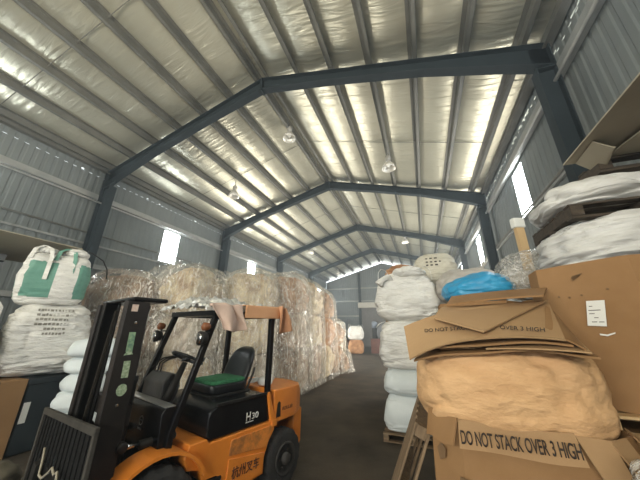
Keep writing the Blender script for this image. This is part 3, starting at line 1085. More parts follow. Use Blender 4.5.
for sy in (-1, 1):
    bag_bm(.44, .30, .16, 54 + sy, e1=.8, e2=.8, lump=.08, fold=.05).build('bag_ear', WHITE_BAG, t1, smooth=True, loc=(.15, sy * .22, .88))

# small pale sacks stacked on the floor between bin and forklift mast
for k in range(6):
    o = bag_bm(.74, .58, .30, 60 + k, e1=.4, e2=.45, lump=.06, fold=.03, nu=48, nv=28).build('sack', PALE_BLUE, None, smooth=True,
                                                                                   loc=(-1.36 + .03 * (k % 2), 3.24 + .03 * ((k + 1) % 2), .265 * k), rot=(0, 0, R(15 + 10 * (k % 3))))
    tag(o, ['pale sack at the very bottom of the small stack behind the forklift mast', 'pale sack second from the floor behind the forklift mast',
            'pale sack third from the floor behind the forklift mast', 'pale sack fourth from the floor behind the forklift mast',
            'pale sack second from the top of the small stack behind the mast', 'pale sack on top of the small stack behind the forklift mast'][k],
        'sack', 'pale sacks behind the forklift mast')

# grey plastic pallets at the left edge, boards above them
for k in range(13):
    z = .16 * k
    t = empty('plastic_pallet', (-3.95, 1.75, 1.06 + z), 0, None, 'pallet', 'grey plastic pallets stacked at the left wall')
    nth = ['lowest', 'second', 'third', 'fourth', 'fifth', 'sixth', 'seventh', 'eighth', 'ninth', 'tenth', 'eleventh', 'twelfth', 'topmost'][k]
    t['label'] = '%s grey plastic pallet counted upward in the stack at the far left wall' % nth
    d_ = MB()
    for j in range(7):
        d_.box(-.60, .60, -.60 + j * .18, -.60 + j * .18 + .12, .115, .145)
    d_.box(-.60, -.52, -.6, .6, .09, .115)
    d_.box(.52, .60, -.6, .6, .09, .115)
    d_.build('deck', GREY_PL, t)
    f_ = MB()
    for x in (-.55, 0, .55):
        for y in (-.52, 0, .52):
            f_.box(x - .06, x + .06, y - .07, y + .07, 0, .10)
        f_.box(x - .06, x + .06, -.6, .6, .0, .02)
    f_.build('feet', GREY_PL, t)
lb = MB().box(-.62, .62, -.62, .62, 0, 1.06).build('cardboard_box', CARD, None, bevel=.01, loc=(-3.95, 1.75, 0))
tag(lb, 'brown box under the grey plastic pallets by the left wall', 'box')
lb1 = board('cardboard_sheet', [(-2.2, 1.0, 3.50), (-2.2, 2.95, 3.50), (-4.4, 2.95, 3.40), (-4.4, 1.0, 3.40)],
            'long grey-beige board on the plastic pallets at upper left', 'cardboard', CARD_G, None, .014)
lb1.location = (0, 0, -.20)
lb1.location.z = -.205
cbl = MB().tube([(-2.25, 2.93, 3.29), (-2.15, 3.10, 3.24), (-2.05, 3.28, 3.12), (-2.02, 3.38, 2.95), (-2.02, 3.42, 2.75)], .012, 6).build('cable', F_DARK)
tag(cbl, 'thin dark cable curving down from the board at upper left', 'cable')

# ------------------------------------------------------------------ wrapped bale stacks
def bale(loc, w, d, h, seed, material, label):
    o = bag_bm(w, d, h, seed, e1=.42, e2=.5, lump=.12, fold=.06, nu=64, nv=40).build('bale', material, None, smooth=True, loc=loc, rot=(0, 0, R(rnd.uniform(-6, 6))))
    return tag(o, label, 'bale', 'bales in the film wrapped heap')


def film_drape(loc, w, d, h, seed, label, material, skirt=.12, crown=.35, low=.05):
    """clear film thrown over a stack: domed top, folds running down the sides, ragged foot"""
    mb = MB()

    def f(u, v):
        th = 2 * math.pi * u
        e = .5
        cx_, sy_ = math.copysign(abs(math.cos(th)) ** e, math.cos(th)), math.copysign(abs(math.sin(th)) ** e, math.sin(th))
        if v < .35:
            t = v / .35
            rad = math.sin(t * math.pi / 2) ** .8
            z = h - crown * (1 - math.cos(t * math.pi / 2)) * .9
        else:
            t = (v - .35) / .65
            rad = 1 + skirt * t * t
            z = (h - crown * .9) * (1 - t) + low * t
        x, y = w / 2 * rad * cx_, d / 2 * rad * sy_
        p = Vector((x, y, z))
        fold = noise.noise(Vector((math.cos(th) * 4.5 + seed, math.sin(th) * 4.5, z * .35))) * .07 + (abs(noise.noise(Vector((math.cos(th) * 9 + seed, math.sin(th) * 9, z * .5 + 4)))) - .2) * .07
        lumps = noise.noise(Vector((x * 1.2 + seed * 3, y * 1.2, z * 1.4))) * .09
        k = (fold * min(1, v * 2.2) + lumps * .7)
        p.x += cx_ * k
        p.y += sy_ * k
        p.z += fold * 1.2 * math.sin(math.pi * min(1, v / .5)) + lumps * (1 - v) * .9 + noise.noise(Vector((x * 4 + seed, y * 4, 1))) * .03 * (1 - v)
        p.z = max(p.z, .012)
        return p
    mb.grid(f, 110, 46, True)
    bmesh.ops.remove_doubles(mb.bm, verts=mb.bm.verts, dist=1e-4)
    o = mb.build('plastic_film', material, None, smooth=True, loc=loc)
    return tag(o, label, 'film', 'films over the bale stacks')


C_, B_, G_, O_ = BALE_CREAM, BALE_BROWN, BALE_GREY, ORANGE_BALE
STK = [  # x, y, width, depth, layer heights, materials, where it is
    (-2.70, 4.25, 1.40, 1.25, (1.05, 1.0, .95), (C_, B_, B_), 'of the leftmost wrapped stack', FILM_B),
    (-1.55, 5.25, 1.42, 1.25, (1.1, 1.05, 1.10), (C_, G_, C_), 'of the stack behind the mast', FILM),
    (-.72, 6.62, 1.42, 1.3, (1.15, 1.1, 1.12), (G_, C_, C_), 'of the stack behind the forklift roof', FILM),
    (-.22, 8.00, 1.32, 1.34, (1.2, 1.15, 1.15), (B_, B_, O_), 'of the stack behind the forklift seat', FILM),
    (-.22, 9.35, 1.32, 1.34, (1.2, 1.15, 1.15), (B_, C_, C_), 'of the second stack along the aisle', FILM),
    (-.18, 10.70, 1.32, 1.34, (1.15, 1.1, 1.1), (C_, O_, B_), 'of the third stack along the aisle', FILM),
    (-.15, 12.05, 1.30, 1.3, (1.1, 1.05), (O_, B_), 'of the low farthest aisle stack', FILM),
    (-2.10, 7.6, 1.35, 1.3, (1.15, 1.1, 1.12), (B_, C_, G_), 'of the second-row stack behind the roof', FILM),
    (-3.0, 6.2, 1.35, 1.3, (1.15, 1.1, 1.05), (C_, G_, B_), 'of the second-row stack near the wall', FILM_B),
]
for k, (x, y, w_, d_, hs_, ms, where, fm) in enumerate(STK):
    z = 0
    for j, (h_, m_) in enumerate(zip(hs_, ms)):
        col = {C_: 'cream', B_: 'brown', G_: 'grey', O_: 'rusty orange'}[m_]
        pos = 'bottom' if j == 0 else 'top' if j == len(hs_) - 1 else 'middle'
        bale((x + rnd.uniform(-.03, .03), y + rnd.uniform(-.03, .03), z), w_ - .04, d_ - .04, h_ + .03, 100 + k * 7 + j, m_, '%s %s bale %s' % (pos, col, where))
        z += h_ - .02
    film_drape((x, y, 0), w_ + .14, d_ + .14, z + .22, 3.7 * k + 1, 'crinkled clear film over the bales ' + where, fm, skirt=.08 if k < 3 else .12, crown=.75)
def film_bridge(A, B, foot, seed, label, out=.78, dip=.22):
    A, B = Vector(A), Vector(B)
    d_ = (B - A)
    nrm_ = Vector((d_.y, -d_.x, 0)).normalized()

    def f(u, v):
        p = A.lerp(B, u)
        zt_ = p.z - dip * math.sin(math.pi * u) ** 1.0
        fan = noise.noise(Vector((u * 7 + seed, v * .8, 1.3))) * .10 + (abs(noise.noise(Vector((u * 16 + seed, v * 1.1, 5)))) - .25) * .10
        if v < .28:
            t = v / .28
            o_, z = out * math.sin(t * math.pi / 2), zt_ - .55 * (1 - math.cos(t * math.pi / 2))
        else:
            t = (v - .28) / .72
            o_, z = out + .22 * t, (zt_ - .55) * (1 - t) + foot * t
        q_ = p + nrm_ * (o_ + fan * min(1, v * 3))
        return Vector((q_.x, q_.y, z + fan * .6 * (1 - v)))
    mb = MB()
    mb.grid(f, 80, 60)
    return tag(mb.build('plastic_film', FILM, None, smooth=True), label, 'film', 'films over the bale stacks')


film_bridge((-3.30, 3.75, 2.85), (-1.70, 5.0, 3.55), .5, 2.2, 'clear film sheet sloping up from the green-panelled bag to the stack behind the mast', .70, .12)
film_bridge((-1.65, 5.15, 3.48), (-.72, 6.55, 3.60), .25, 7.9, 'clear film sheet spanning the stacks behind mast and forklift roof', .80, .20)
film_bridge((-.75, 6.45, 3.60), (-.18, 8.15, 3.74), .15, 4.4, 'clear film sheet spanning the stacks behind roof and forklift seat', .78, .16)
# loose film dragged out on the floor at the end of the row
fo = film_drape((.28, 12.35, 0), .95, 1.1, 1.05, 77, 'low slumped film heap on the floor at the aisle end of the row', FILM, .3, .5)
bb_ = bag_bm(.8, .9, .85, 171, e1=.5, e2=.6, lump=.1, fold=.04).build('bale', BALE_BROWN, None, smooth=True, loc=(.28, 12.35, 0))
tag(bb_, 'small brown bale inside the low film heap at the aisle end', 'bale', 'bales in the film wrapped heap')
# wrap hanging loose over the front corner facing the aisle
sk = MB()
sk.grid(lambda u, v: Vector((.40 + .16 * v + .05 * math.sin(u * 9 + v * 2) + .05 * noise.noise(Vector((u * 6, v * 3, 2))), 7.35 + 2.3 * u, 3.2 * (1 - v) + .05 + .08 * math.sin(u * 5) * (1 - v))), 60, 40)
tag(sk.build('plastic_film', FILM, None, smooth=True), 'loose sheet of clear film hanging down the aisle side of the heap', 'film', 'films over the bale stacks')

# ------------------------------------------------------------------ far end of the aisle
fb_, _ = fibc((-1.15, 21.6, 1.02), 1.15, 1.1, 1.05, 81, 'white bulk bag standing at the far end of the aisle', 'bags at the far end', WHITE_BAG, True)
bq = bag_bm(1.1, 1.05, 1.05, 82, e1=.35, e2=.45, lump=.05).build('bale', ORANGE_BALE, None, smooth=True, loc=(-1.15, 21.6, 0))
tag(bq, 'rusty bale under the white bag at the far end of the aisle', 'bale')
f2, _ = fibc((-2.75, 22.6, 0), 1.1, 1.1, 1.2, 83, 'cream bulk bag on the floor at the far left end of the aisle', 'bags at the far end', CREAM_BAG, False)
f3, _ = fibc((-3.0, 23.0, 1.16), 1.1, 1.1, 1.3, 84, 'tall white bulk bag at the far end, right next to the wrapped heap', 'bags at the far end', WHITE_BAG, False)
gq = bag_bm(1.0, 1.0, .9, 85, e1=.6, e2=.6, lump=.12, fold=.05).build('sack', DK_GREEN, None, smooth=True, loc=(-2.55, 23.1, 1.16))
gq.location = (-1.95, 23.7, .9)
tag(gq, 'dark green sack behind the white bag at the far end', 'sack')
gqs = MB().box(-.55, .55, -.5, .5, 0, .92).build('crate', RED_BROWN, None, bevel=.01, loc=(-1.95, 23.7, 0))
tag(gqs, 'red-brown crate under the dark green sack at the far end', 'crate')
mc = empty('machine', (.75, 23.2, 0), 0, 'dark machine with a curved shiny hood at the far end of the aisle', 'machine')
MB().box(-.9, .9, -.7, .7, 0, 1.1).build('base_frame', RED_BROWN, mc, bevel=.02)
MB().lathe([(.3, -.6), (.75, -.58), (.8, 0), (.75, .55), (.3, .6)], axis='y', c=(.35, 0, 1.55), n=32).build('drum', GREY_PL, mc, smooth=True)
mbh = MB()
mbh.grid(lambda u, v: Vector((.35 + .86 * math.cos(R(20 + 130 * u)), -.62 + .2 * v, 1.55 + .86 * math.sin(R(20 + 130 * u)))), 20, 2)
mbh.build('shiny_hood', WHITE_STEEL, mc, smooth=True, solid=.02)
MB().lathe([(.12, 0), (.22, .02), (.22, .5), (.12, .55)], c=(-.62, -.2, 1.9), n=20).build('motor', mat('dull_blue_motor', (.16, .19, .24), None, .4), mc, smooth=True)
MB().box(-.8, -.45, -.4, .1, 1.1, 1.92).build('motor_stand', F_DARK, mc, bevel=.01)

# ------------------------------------------------------------------ the forklift
FA = .263
fk = empty('forklift', (1.77, 3.642, 0), 0, 'orange and black counterbalance forklift with green seat cushion, parked left of the aisle', 'forklift')
fk.rotation_euler = (0, 0, math.atan2(-math.cos(FA), -math.sin(FA)))

# chassis side panels and floor (x forward from the rear axle, y left)
ch = MB()
prof = [(.36, .27), (.90, .24), (.97, .46), (1.14, .47), (1.16, .56), (1.30, .60), (1.34, .70), (1.30, .80), (1.13, .80), (1.10, .76), (.24, .76), (.22, .66), (.30, .56), (.36, .43)]
ch.prism(prof, -.53, .53)
ch.build('chassis', F_ORANGE, fk, bevel=.012)
# worn upper belt and lower lettered panel, slightly proud
MB().prism([(.34, .52), (.27, .72), (.85, .72), (.86, .585)], .528, .540).build('belt_panel', F_ORANGE_W, fk, bevel=.004)
lp_ = MB().prism([(.40, .29), (.37, .48), (.86, .56), (.88, .27)], .528, .545).build('side_cover', F_ORANGE, fk, bevel=.006)
text_obj('maker_lettering', '杭州叉车', mat('dark_red_brown_ink', (.09, .028, .012), None, .7), fk, frame((.815, .549, .375), (-1, 0, -.03), (0, 0, 1)), .36, .105)
MB().box(.93, 1.16, .36, .54, .40, .455).build('step', F_DARK, fk, bevel=.005)
MB().box(-.05, 1.75, -.33, .33, .16, .5).build('underbody', F_DARK, fk, bevel=.01)
MB().box(1.05, 1.52, -.47, .47, .56, .60).build('floor_plate', F_DARK, fk, bevel=.004)
# engine cover
MB().prism([(.26, .765), (.345, 1.065), (.60, 1.085), (1.02, 1.075), (1.12, 1.03), (1.14, .95), (1.13, .80), (1.09, .765)], -.50, .515).build('engine_cover', F_BLACK, fk, bevel=.03, seg=3)
MB().box(.33, 1.06, .505, .530, 1.055, 1.085).build('cover_edge', F_DARK, fk, bevel=.006)
text_obj('badge_lettering', 'H', PAPER, fk, frame((.665, .522, .84), (-1, 0, 0), (-.10, 0, 1)), .060, .085)
text_obj('badge_lettering', '30', PAPER, fk, frame((.585, .522, .845), (-1, 0, 0), (-.10, 0, 1)), .095, .062)
MB().box(.56, .67, .518, .523, .825, .831).build('badge_underline', PAPER, fk)
# slanted corner post and vent
MB().prism([(.30, .76), (.375, 1.075), (.345, 1.085), (.23, .76)], .50, .545).build('corner_strip', F_ORANGE, fk, bevel=.005)
# counterweight
cw = MB()
plan = [(.25, .53), (-.14, .53), (-.33, .46), (-.46, .33), (-.52, .12), (-.52, -.12), (-.46, -.33), (-.33, -.46), (-.14, -.53), (.25, -.53)]
top_ = [cw.bm.verts.new((x * .97, y * .97, 1.065 + .02 * (x > -.2))) for x, y in plan]
mid_ = [cw.bm.verts.new((x, y, .98)) for x, y in plan]
low_ = [cw.bm.verts.new((x, y, .72 + max(0, -x - .1) * .12)) for x, y in plan]
n = len(plan)
cw.bm.faces.new(top_)
cw.bm.faces.new(low_[::-1])
for a, b in ((top_, mid_), (mid_, low_)):
    for i in range(n):
        cw.bm.faces.new((a[i], b[i], b[(i + 1) % n], a[(i + 1) % n]))
cw.build('counterweight', F_ORANGE, fk, bevel=.02, seg=3)
MB().prism([(-.33, .25), (-.50, .30), (-.51, .74), (-.34, .74)], -.36, .36).build('counterweight_foot', F_ORANGE, fk, bevel=.03)
MB().prism([(.205, .775), (.125, .775), (.135, .93), (.165, .95), (.19, .92)], .526, .5315).build('vent_opening', F_DARK, fk)
text_obj('rear_lettering', '杭叉集团', mat('dark_red_brown_ink', (.09, .028, .012), None, .7), fk, frame((.10, .532, .835), (-1, 0, 0), (0, 0, 1)), .19, .042)
MB().box(.28, .20, .505, .548, .70, .77).build('bracket', F_ORANGE, fk, bevel=.004)


def tyre(parent, x, y, r, w_, side):
    prof = [(r * .58, -w_ / 2), (r * .84, -w_ / 2), (r * .95, -w_ * .44), (r, -w_ * .3), (r, w_ * .3), (r * .95, w_ * .44), (r * .84, w_ / 2), (r * .58, w_ / 2)]
    t = MB()
    N = 64
    rings = []
    for (rr, hh) in prof:
        ring = []
        for k in range(N):
            a = 2 * math.pi * k / N
            q_ = rr * (.965 if (rr > r * .9 and k % 4 < 2) else 1)
            ring.append(t.bm.verts.new((x + q_ * math.cos(a), y + hh, r + q_ * math.sin(a))))
        rings.append(ring)
    for a, b in zip(rings, rings[1:]):
        for k in range(N):
            t.bm.faces.new((a[k], a[(k + 1) % N], b[(k + 1) % N], b[k]))
    t.bm.faces.new(rings[0])
    t.bm.faces.new(rings[-1])
    o = t.build('wheel', RUBBER, parent)
    hb = MB().lathe([(r * .56, 0), (r * .58, .012), (r * .52, .02), (r * .40, -.02), (r * .22, -.015), (r * .20, .035), (r * .13, .055), (0.001, .055)], axis='y', n=32)
    for v in hb.bm.verts:
        v.co.y *= side
        v.co += Vector((x, y + side * (w_ / 2), r))
    hb.build('rim', mat('dusty_rim', (.022, .02, .018), (.045, .04, .034), .7), o, smooth=True)
    nt_ = MB()
    for k in range(6):
        a = 2 * math.pi * k / 6
        nt_.lathe([(.012, 0), (.012, .02), (.001, .022)], axis='y', c=(x + r * .31 * math.cos(a), y + side * (w_ / 2 - .02) - (0 if side > 0 else .02), r + r * .31 * math.sin(a)), n=8)
    nt_.build('wheel_nuts', CHROME, o)
    return o


for sd in (1, -1):
    tyre(fk, 0, sd * .43, .305, .19, sd)
    tyre(fk, 1.56, sd * .47, .36, .23, sd)
    fe = MB()
    for k in range(16):
        a0, a1 = R(2 + k * 9.6), R(2 + (k + 1) * 9.6)
        c0 = (1.56 + .455 * math.cos(a0), .37 + .455 * math.sin(a0))
        c1 = (1.56 + .455 * math.cos(a1), .37 + .455 * math.sin(a1))
        e0 = (1.56 + .43 * math.cos(a0), .37 + .43 * math.sin(a0))
        e1_ = (1.56 + .43 * math.cos(a1), .37 + .43 * math.sin(a1))
        y0_, y1_ = sorted((sd * .335, sd * .60))
        fe.prism([c0, c1, e1_, e0], y0_, y1_)
    bmesh.ops.remove_doubles(fe.bm, verts=fe.bm.verts, dist=1e-4)
    fe.build('front_fender', F_ORANGE, fk)
    # guard pillars
    MB().prism([(1.20, 1.955), (1.50, .92), (1.50, .60), (1.445, .60), (1.445, .92), (1.135, 1.955)], sd * .43, sd * .485).build('front_pillar', F_BLACK, fk, bevel=.008)
    MB().prism([(.355, 1.955), (.345, 1.06), (.285, 1.06), (.285, 1.955)], sd * .43, sd * .49).build('rear_pillar', F_BLACK, fk, bevel=.008)
    MB().tube([(1.30, sd * .44, 1.58), (1.27, sd * .41, 1.54), (1.31, sd * .41, 1.40), (1.355, sd * .44, 1.37)], .012, 8).build('grab_handle', F_BLACK, fk)
    # work lamps on the front pillars
    lampb = MB().lathe([(.02, -.05), (.055, -.03), (.068, .02), (.07, .04), (.055, .045)], axis='x', c=(1.315, sd * .505, 1.72), n=20).build('work_lamp', F_DARK, fk, smooth=True)
    MB().lathe([(.058, .0), (.04, .012), (.001, .016)], axis='x', c=(1.362, sd * .505, 1.72), n=20).build('lens', CHROME, lampb, smooth=True)
    MB().lathe([(.03, -.04), (.04, -.02), (.042, .03), (.02, .045), (.001, .046)], axis='x', c=(1.30, sd * .505, 1.835), n=16).build('indicator_lens', AMBER, lampb, smooth=True)
    MB().tube([(1.24, sd * .48, 1.78), (1.29, sd * .505, 1.78), (1.30, sd * .505, 1.86)], .010, 6).build('lamp_bracket', F_DARK, lampb)

# overhead guard roof
rf_ = MB()
rf_.box(.28, .34, -.49, .49, 1.95, 2.01)
rf_.box(1.13, 1.21, -.49, .49, 1.95, 2.01)
rf_.box(.28, 1.21, -.49, -.43, 1.95, 2.01)
rf_.box(.28, 1.21, .43, .49, 1.95, 2.01)
for k in range(6):
    y_ = -.34 + k * .136
    rf_.box(.3, 1.2, y_ - .012, y_ + .012, 1.965, 2.0)
rf_.build('guard_roof', F_BLACK, fk, bevel=.006)

# cowl, dashboard, steering
MB().prism([(1.42, .60), (1.55, .60), (1.57, 1.08), (1.54, 1.13), (1.46, 1.13), (1.44, 1.05)], -.45, .45).build('cowl', F_BLACK, fk, bevel=.012)
MB().box(1.455, 1.545, -.45, .45, 1.128, 1.140).build('cowl_trim', mat('pale_steel_edge', (.35, .35, .34), None, .35, .6), fk, bevel=.003)  # pale strip along the top edge of the cowl
em = MB()
EM = frame((1.572, .08, .98), (0, 1, 0), (-.05, 0, 1))
for k in range(10):
    a0, a1 = k * math.pi / 5, (k + 1) * math.pi / 5
    em.prism([(.040 * math.cos(a0), .040 * math.sin(a0)), (.040 * math.cos(a1), .040 * math.sin(a1)), (.033 * math.cos(a1), .033 * math.sin(a1)), (.033 * math.cos(a0), .033 * math.sin(a0))], 0, .002, axis='z', M=EM)
em.box(-.025, .025, -.004, .004, 0, .002, M=EM)
em.box(-.04, .04, -.075, -.060, 0, .002, M=EM)
em.build('maker_emblem', mat('dull_grey_paint', (.14, .14, .14), None, .5), fk)
MB().prism([(1.44, 1.05), (1.44, 1.28), (1.37, 1.36), (1.27, 1.34), (1.25, 1.22), (1.32, 1.0)], -.36, .10).build('dashboard', mat('grey_dash', (.022, .022, .022), (.042, .040, .037), .55), fk, bevel=.02)
MB().tube([(1.42, .12, 1.02), (1.34, .12, 1.24), (1.255, .12, 1.46)], [.05, .04, .028], 12).build('steering_column', F_DARK, fk, smooth=True)
sw = MB()
n_ = Vector((-.42, 0, .9)).normalized()
e1v = Vector((0, 1, 0))
e2v = n_.cross(e1v)
c_ = Vector((1.235, .12, 1.50))
pts = [c_ + (e1v * math.cos(2 * math.pi * k / 32) + e2v * math.sin(2 * math.pi * k / 32)) * .165 for k in range(33)]
sw.tube(pts, .015, 8, cap=False)
for k in range(3):
    a = 2 * math.pi * k / 3 + .4
    sw.tube([c_ - n_ * .03, c_ + (e1v * math.cos(a) + e2v * math.sin(a)) * .16], .011, 6)
swo = sw.build('steering_wheel', VINYL, fk, smooth=True)
MB().lathe([(.02, 0), (.045, .0), (.05, .03), (.03, .05), (.001, .052)], c=tuple(c_ - n_ * .03), n=16).build('hub_cap', VINYL, swo, smooth=True)
MB().tube([c_ + e1v * .10 + e2v * .12, c_ + e1v * .10 + e2v * .12 + n_ * .06], [.016, .022], 10).build('spinner_knob', VINYL, swo, smooth=True)
for k in range(3):
    y_ = -.30 + k * .07
    lv = MB().tube([(1.37, y_, 1.34), (1.36, y_, 1.44), (1.30, y_ + .01, 1.48), (1.18, y_ + .03, 1.50)], .008, 6).build('hydraulic_lever', F_DARK, fk)
    MB().lathe([(.004, -.025), (.018, -.018), (.02, .01), (.001, .025)], axis='x', c=(1.165, y_ + .033, 1.503), n=12).build('knob', VINYL, lv, smooth=True)

# seat
se = MB().box(.42, .98, -.27, .27, 1.07, 1.10).build('seat_base', F_DARK, fk, bevel=.02)
bag_bm(.54, .52, .13, 90, e1=.35, e2=.35, lump=.01, fold=.0, sag=0, nu=48, nv=24).build('seat_cushion', VINYL, fk, smooth=True, loc=(.70, 0, 1.085))
bag_bm(.50, .50, .055, 91, e1=.4, e2=.35, lump=.012, fold=.01, sag=0, nu=48, nv=20).build('green_cushion', GREEN_CLOTH, fk, smooth=True, loc=(.71, 0, 1.185))
bk = MB()
NB = 14


def back_pt(u, v, s):
    y = (u - .5) * 2
    wz = .25 * (1 - .28 * max(0, v - .45) ** 1.5 * 2)
    yy = math.copysign(abs(y) ** .9, y) * wz
    x = .47 - .17 * v + .05 * y * y
    th_ = .055 * (1 - (y * y) ** 3) * (1 - abs(2 * v - 1) ** 6) + .006
    top = -.05 * (abs(y) ** 2.5) * (v > .6) * (v - .6) / .4
    return Vector((x + s * th_, yy, 1.13 + .45 * v + top))


for s_ in (1, -1):
    bk.grid(lambda u, v: back_pt(u, v, s_), 20, NB)
bmesh.ops.remove_doubles(bk.bm, verts=bk.bm.verts, dist=.013)
bk.build('seat_backrest', VINYL, fk, smooth=True)
MB().tube([(.50, .29, 1.12), (.42, .29, 1.28), (.40, .285, 1.34)], .014, 8).build('seat_bracket', F_DARK, fk)

# mast
def channel(mb, x0, x1, y, s, z0, z1, t=.016, wd=.075):
    a, b = sorted((y, y + s * t))
    mb.box(x0, x1, a, b, z0, z1)
    a, b = sorted((y, y - s * wd))
    mb.box(x0, x0 + t, a, b, z0, z1)
    mb.box(x1 - t, x1, a, b, z0, z1)


for sd in (1, -1):
    o_ = MB()
    channel(o_, 1.84, 2.02, sd * .40, sd, .10, 2.04)
    o_.build('outer_mast_channel', F_MAST, fk, bevel=.004)
    o_ = MB()
    channel(o_, 1.86, 2.00, sd * .315, sd, .14, 2.06, wd=.06)
    o_.build('inner_mast_channel', F_DARK, fk, bevel=.004)
    MB().lathe([(.045, .20), (.045, 1.35), (.05, 1.36), (.05, 1.40)], c=(1.795, sd * .25, 0), n=16).build('lift_cylinder', F_DARK, fk, smooth=True)
    MB().lathe([(.025, 1.40), (.025, 2.02)], c=(1.795, sd * .25, 0), n=12).build('lift_rod', CHROME, fk, smooth=True)
    MB().lathe([(.034, 0), (.034, .30)], axis='x', c=(1.36, sd * .33, .86), n=16).build('tilt_cylinder', F_DARK, fk, smooth=True)
    MB().lathe([(.020, 0), (.020, .16)], axis='x', c=(1.66, sd * .33, .87), n=12).build('tilt_rod', CHROME, fk, smooth=True)
    ey = MB().lathe([(.012, -.03), (.036, -.03), (.04, 0), (.036, .03), (.012, .03)], axis='y', c=(1.83, sd * .425, .91), n=20)
    ey.build('tilt_bracket', F_MAST, fk, smooth=True)
    MB().tube([(1.90, sd * .22, 1.98), (1.93, sd * .22, 1.2), (1.95, sd * .22, .7)], .016, 6).build('lift_chain', mat('oily_chain', (.03, .024, .015), (.015, .013, .011), .5, .6, 60), fk)
    MB().tube([(1.80, sd * .17, 2.0), (1.77, sd * .18, 1.6), (1.76, sd * .2, 1.0), (1.70, sd * .2, .6)], .014, 6).build('hydraulic_hose', RUBBER, fk, smooth=True)
MB().box(1.68, 1.99, -.42, .42, 2.045, 2.085).build('mast_crosshead', F_BLACK, fk, bevel=.02)
MB().box(1.80, 1.86, -.40, .40, 1.05, 1.20).build('mast_crossmember', F_MAST, fk, bevel=.008)
MB().box(1.80, 1.86, -.40, .40, .22, .38).build('mast_crossmember', F_MAST, fk, bevel=.008)
# labels on the mast's left channel
MB().prism([(1.985, 1.955), (1.935, 1.955), (1.935, 2.015), (1.985, 2.015)], .417, .419).build('label', STICK_R, fk)
MB().prism([(1.955, 1.62), (1.905, 1.62), (1.91, 1.78), (1.96, 1.78)], .417, .419).build('green_label', STICK_G, fk)
MB().prism([(1.965, 1.595), (1.895, 1.60), (1.93, 1.65)], .4195, .421).build('warning_triangle', STICK_W, fk)
MB().prism([(1.945, 1.42), (1.895, 1.42), (1.90, 1.55), (1.95, 1.55)], .417, .419).build('green_label', STICK_W, fk)
MB().prism([(1.92 + .038 * math.cos(k * math.pi / 8), 1.33 + .045 * math.sin(k * math.pi / 8)) for k in range(16)], .417, .419).build('round_label', STICK_W, fk)
for z_ in (1.86, 1.22):
    MB().lathe([(.012, 0), (.012, .006), (.001, .008)], axis='y', c=(1.93, .416, z_), n=10).build('bolt', CHROME, fk)

# carriage, load backrest and forks
cg = MB()
cg.box(2.06, 2.10, -.55, .50, .30, .40)
cg.box(2.06, 2.10, -.55, .50, .62, .70)
cg.build('carriage', F_DARK, fk, bevel=.006)
br = MB()
br.box(2.07, 2.10, -.90, .62, 1.045, 1.10)
br.box(2.07, 2.10, -.90, -.86, .30, 1.08)
br.box(2.07, 2.10, .58, .62, .30, 1.08)
for v_ in br.bm.verts:
    v_.co.z += .07 * v_.co.y
bro = br.build('load_backrest', mat('scuffed_grey_steel', (.035, .032, .028), (.06, .055, .047), .75, .0, 6, spec=.25), fk, bevel=.006)
bp_ = MB()
bp_.box(2.076, 2.084, -.86, .58, .36, 1.05)
for k in range(14):
    y_ = -.80 + k * .1
    bp_.box(2.082, 2.094, y_ - .016, y_ + .016, .36, 1.05)
for v_ in bp_.bm.verts:
    v_.co.z += .07 * v_.co.y
bp_.build('backrest_bars', mat('sooty_steel', (.009, .009, .009), None, .85, spec=.15), bro, bevel=.003, seg=1)
for y_ in (-.36, .30):
    MB().prism([(2.12, .06), (2.12, .72), (2.16, .72), (2.165, .11), (2.25, .098), (3.16, .075), (3.18, .062)], y_ - .055, y_ + .055).build('fork', F_DARK, fk, bevel=.005)

# things lying on the forklift
def wpt(x, y, z):
    bpy.context.view_layer.update()
    return fk.matrix_world @ Vector((x, y, z))


bpy.context.view_layer.update()
FM = fk.matrix_world.copy()


def drape(name, f, nu, nv, material, label, cat, th=.006):
    mb = MB()
    mb.grid(lambda u, v: FM @ Vector(f(u, v)), nu, nv)
    return tag(mb.build(name, material, None, smooth=True, solid=th), label, cat)


drape('foil_sheet', lambda u, v: (1.34 - 1.10 * u, -.53 + 1.05 * v,
                                  2.022 + .13 * math.sin(math.pi * u) * math.sin(math.pi * min(1, v + .15)) + .10 * abs(noise.noise(Vector((u * 9, v * 8, 1)))) + .05 * abs(noise.noise(Vector((u * 26, v * 22, 4)))) + .02 * math.sin(u * 6) ** 2 - .03 * max(0, v - .93) / .07),
      90, 70, FOIL, 'crumpled silver foil sheet lying on the forklift roof', 'foil', .004)


def cloth(u, v):
    # hangs over the left edge of the roof
    x = .86 + .36 * u + .04 * math.sin(v * 5)
    if v < .4:
        t = v / .4
        return (x, .20 + .33 * t, 2.075 + .015 * math.sin(u * 9 + v * 6))
    t = (v - .4) / .6
    return (x + .03 * math.sin(u * 8 + t * 3) - .06 * t * (u - .5), .545 + .035 * math.sin(u * 11 + 1) * (.4 + t) + .03 * t, 2.07 - (.29 - .07 * abs(u - .45)) * t)


drape('cloth', cloth, 40, 40, PINK_CLOTH, 'dusty pink cloth hanging over the side of the forklift roof', 'cloth', .012)


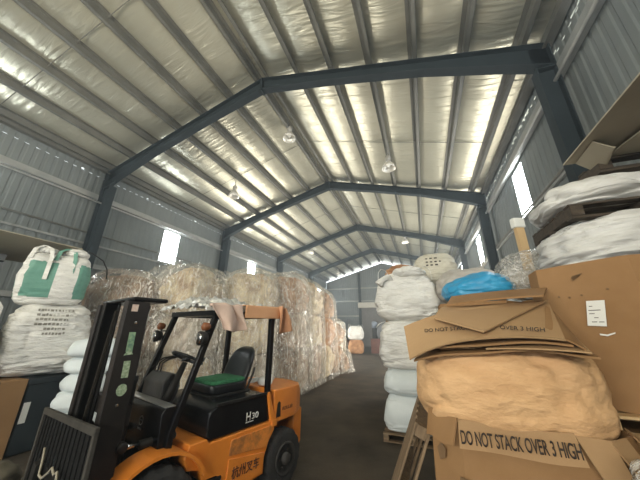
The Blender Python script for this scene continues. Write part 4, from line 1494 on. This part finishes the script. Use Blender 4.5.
def cardb(u, v):
    x = .84 - .58 * u
    if v < .4:
        t = v / .4
        return (x, .18 + .36 * t, 2.088 + .012 * u)
    t = (v - .4) / .6
    return (x + .03 * t, .545 + .03 * t, 2.085 + .012 * u - .15 * t)


drape('cardboard_sheet', cardb, 20, 20, mat('orange_tan_board', (.58, .30, .15), (.66, .36, .19), .8, 0, 2), 'orange-tan board folded down over the rear side of the forklift roof', 'cardboard', .01)


def rag(u, v):
    x = .34 - .26 * u * (.4 + .6 * v)
    return (x, .60 + .05 * math.sin(u * 7 + v * 2), 2.10 - .36 * v * (1 - .35 * abs(u - .35)) + .01 * math.sin(u * 5))


drape('cloth', rag, 24, 24, mat('rust_cloth', (.46, .22, .11), (.56, .29, .16), .9, 0, 4, .4, 9), 'rust coloured rag hanging from the rear corner of the forklift roof', 'cloth', .01)


# crumpled papers on the counterweight
for k, (x, y) in enumerate([(.14, .22), (-.02, .10), (.08, -.12)]):
    o = bag_bm(.20, .16, .055, 95 + k, e1=.9, e2=.9, lump=.2, fold=.15, nu=32, nv=18).build('paper_scrap', PAPER, None, smooth=True, loc=FM @ Vector((x, y, 1.083)))
    tag(o, ['crumpled white paper on the counterweight, nearest the seat pillar', 'crumpled white paper in the middle of the counterweight', 'crumpled white paper on the far side of the counterweight'][k], 'paper', 'paper scraps on the forklift')

# dusty sacking and rope on the forks
sk_ = bag_bm(1.05, .85, .52, 97, e1=.8, e2=.8, lump=.14, fold=.06).build('sacking', mat('olive_sacking', (.075, .065, .045), (.13, .115, .08), .9, 0, 5, .5, 12), None, smooth=True, loc=FM @ Vector((2.45, -1.22, .0)))
tag(sk_, 'dusty olive sacking heaped on the floor beside the load backrest', 'sacking')
pts = [FM @ Vector(p) for p in ((2.125, -.36, .82), (2.13, -.30, .76), (2.135, -.26, .66), (2.14, -.14, .67), (2.135, -.02, .74), (2.14, .06, .79), (2.135, .12, .76), (2.14, .20, .80), (2.135, .24, .72))]
tag(MB().tube(pts, .009, 8).build('rope', mat('pale_rope', (.30, .27, .21), None, .9), None, smooth=True), 'short pale rope hanging on the front of the load backrest', 'rope')
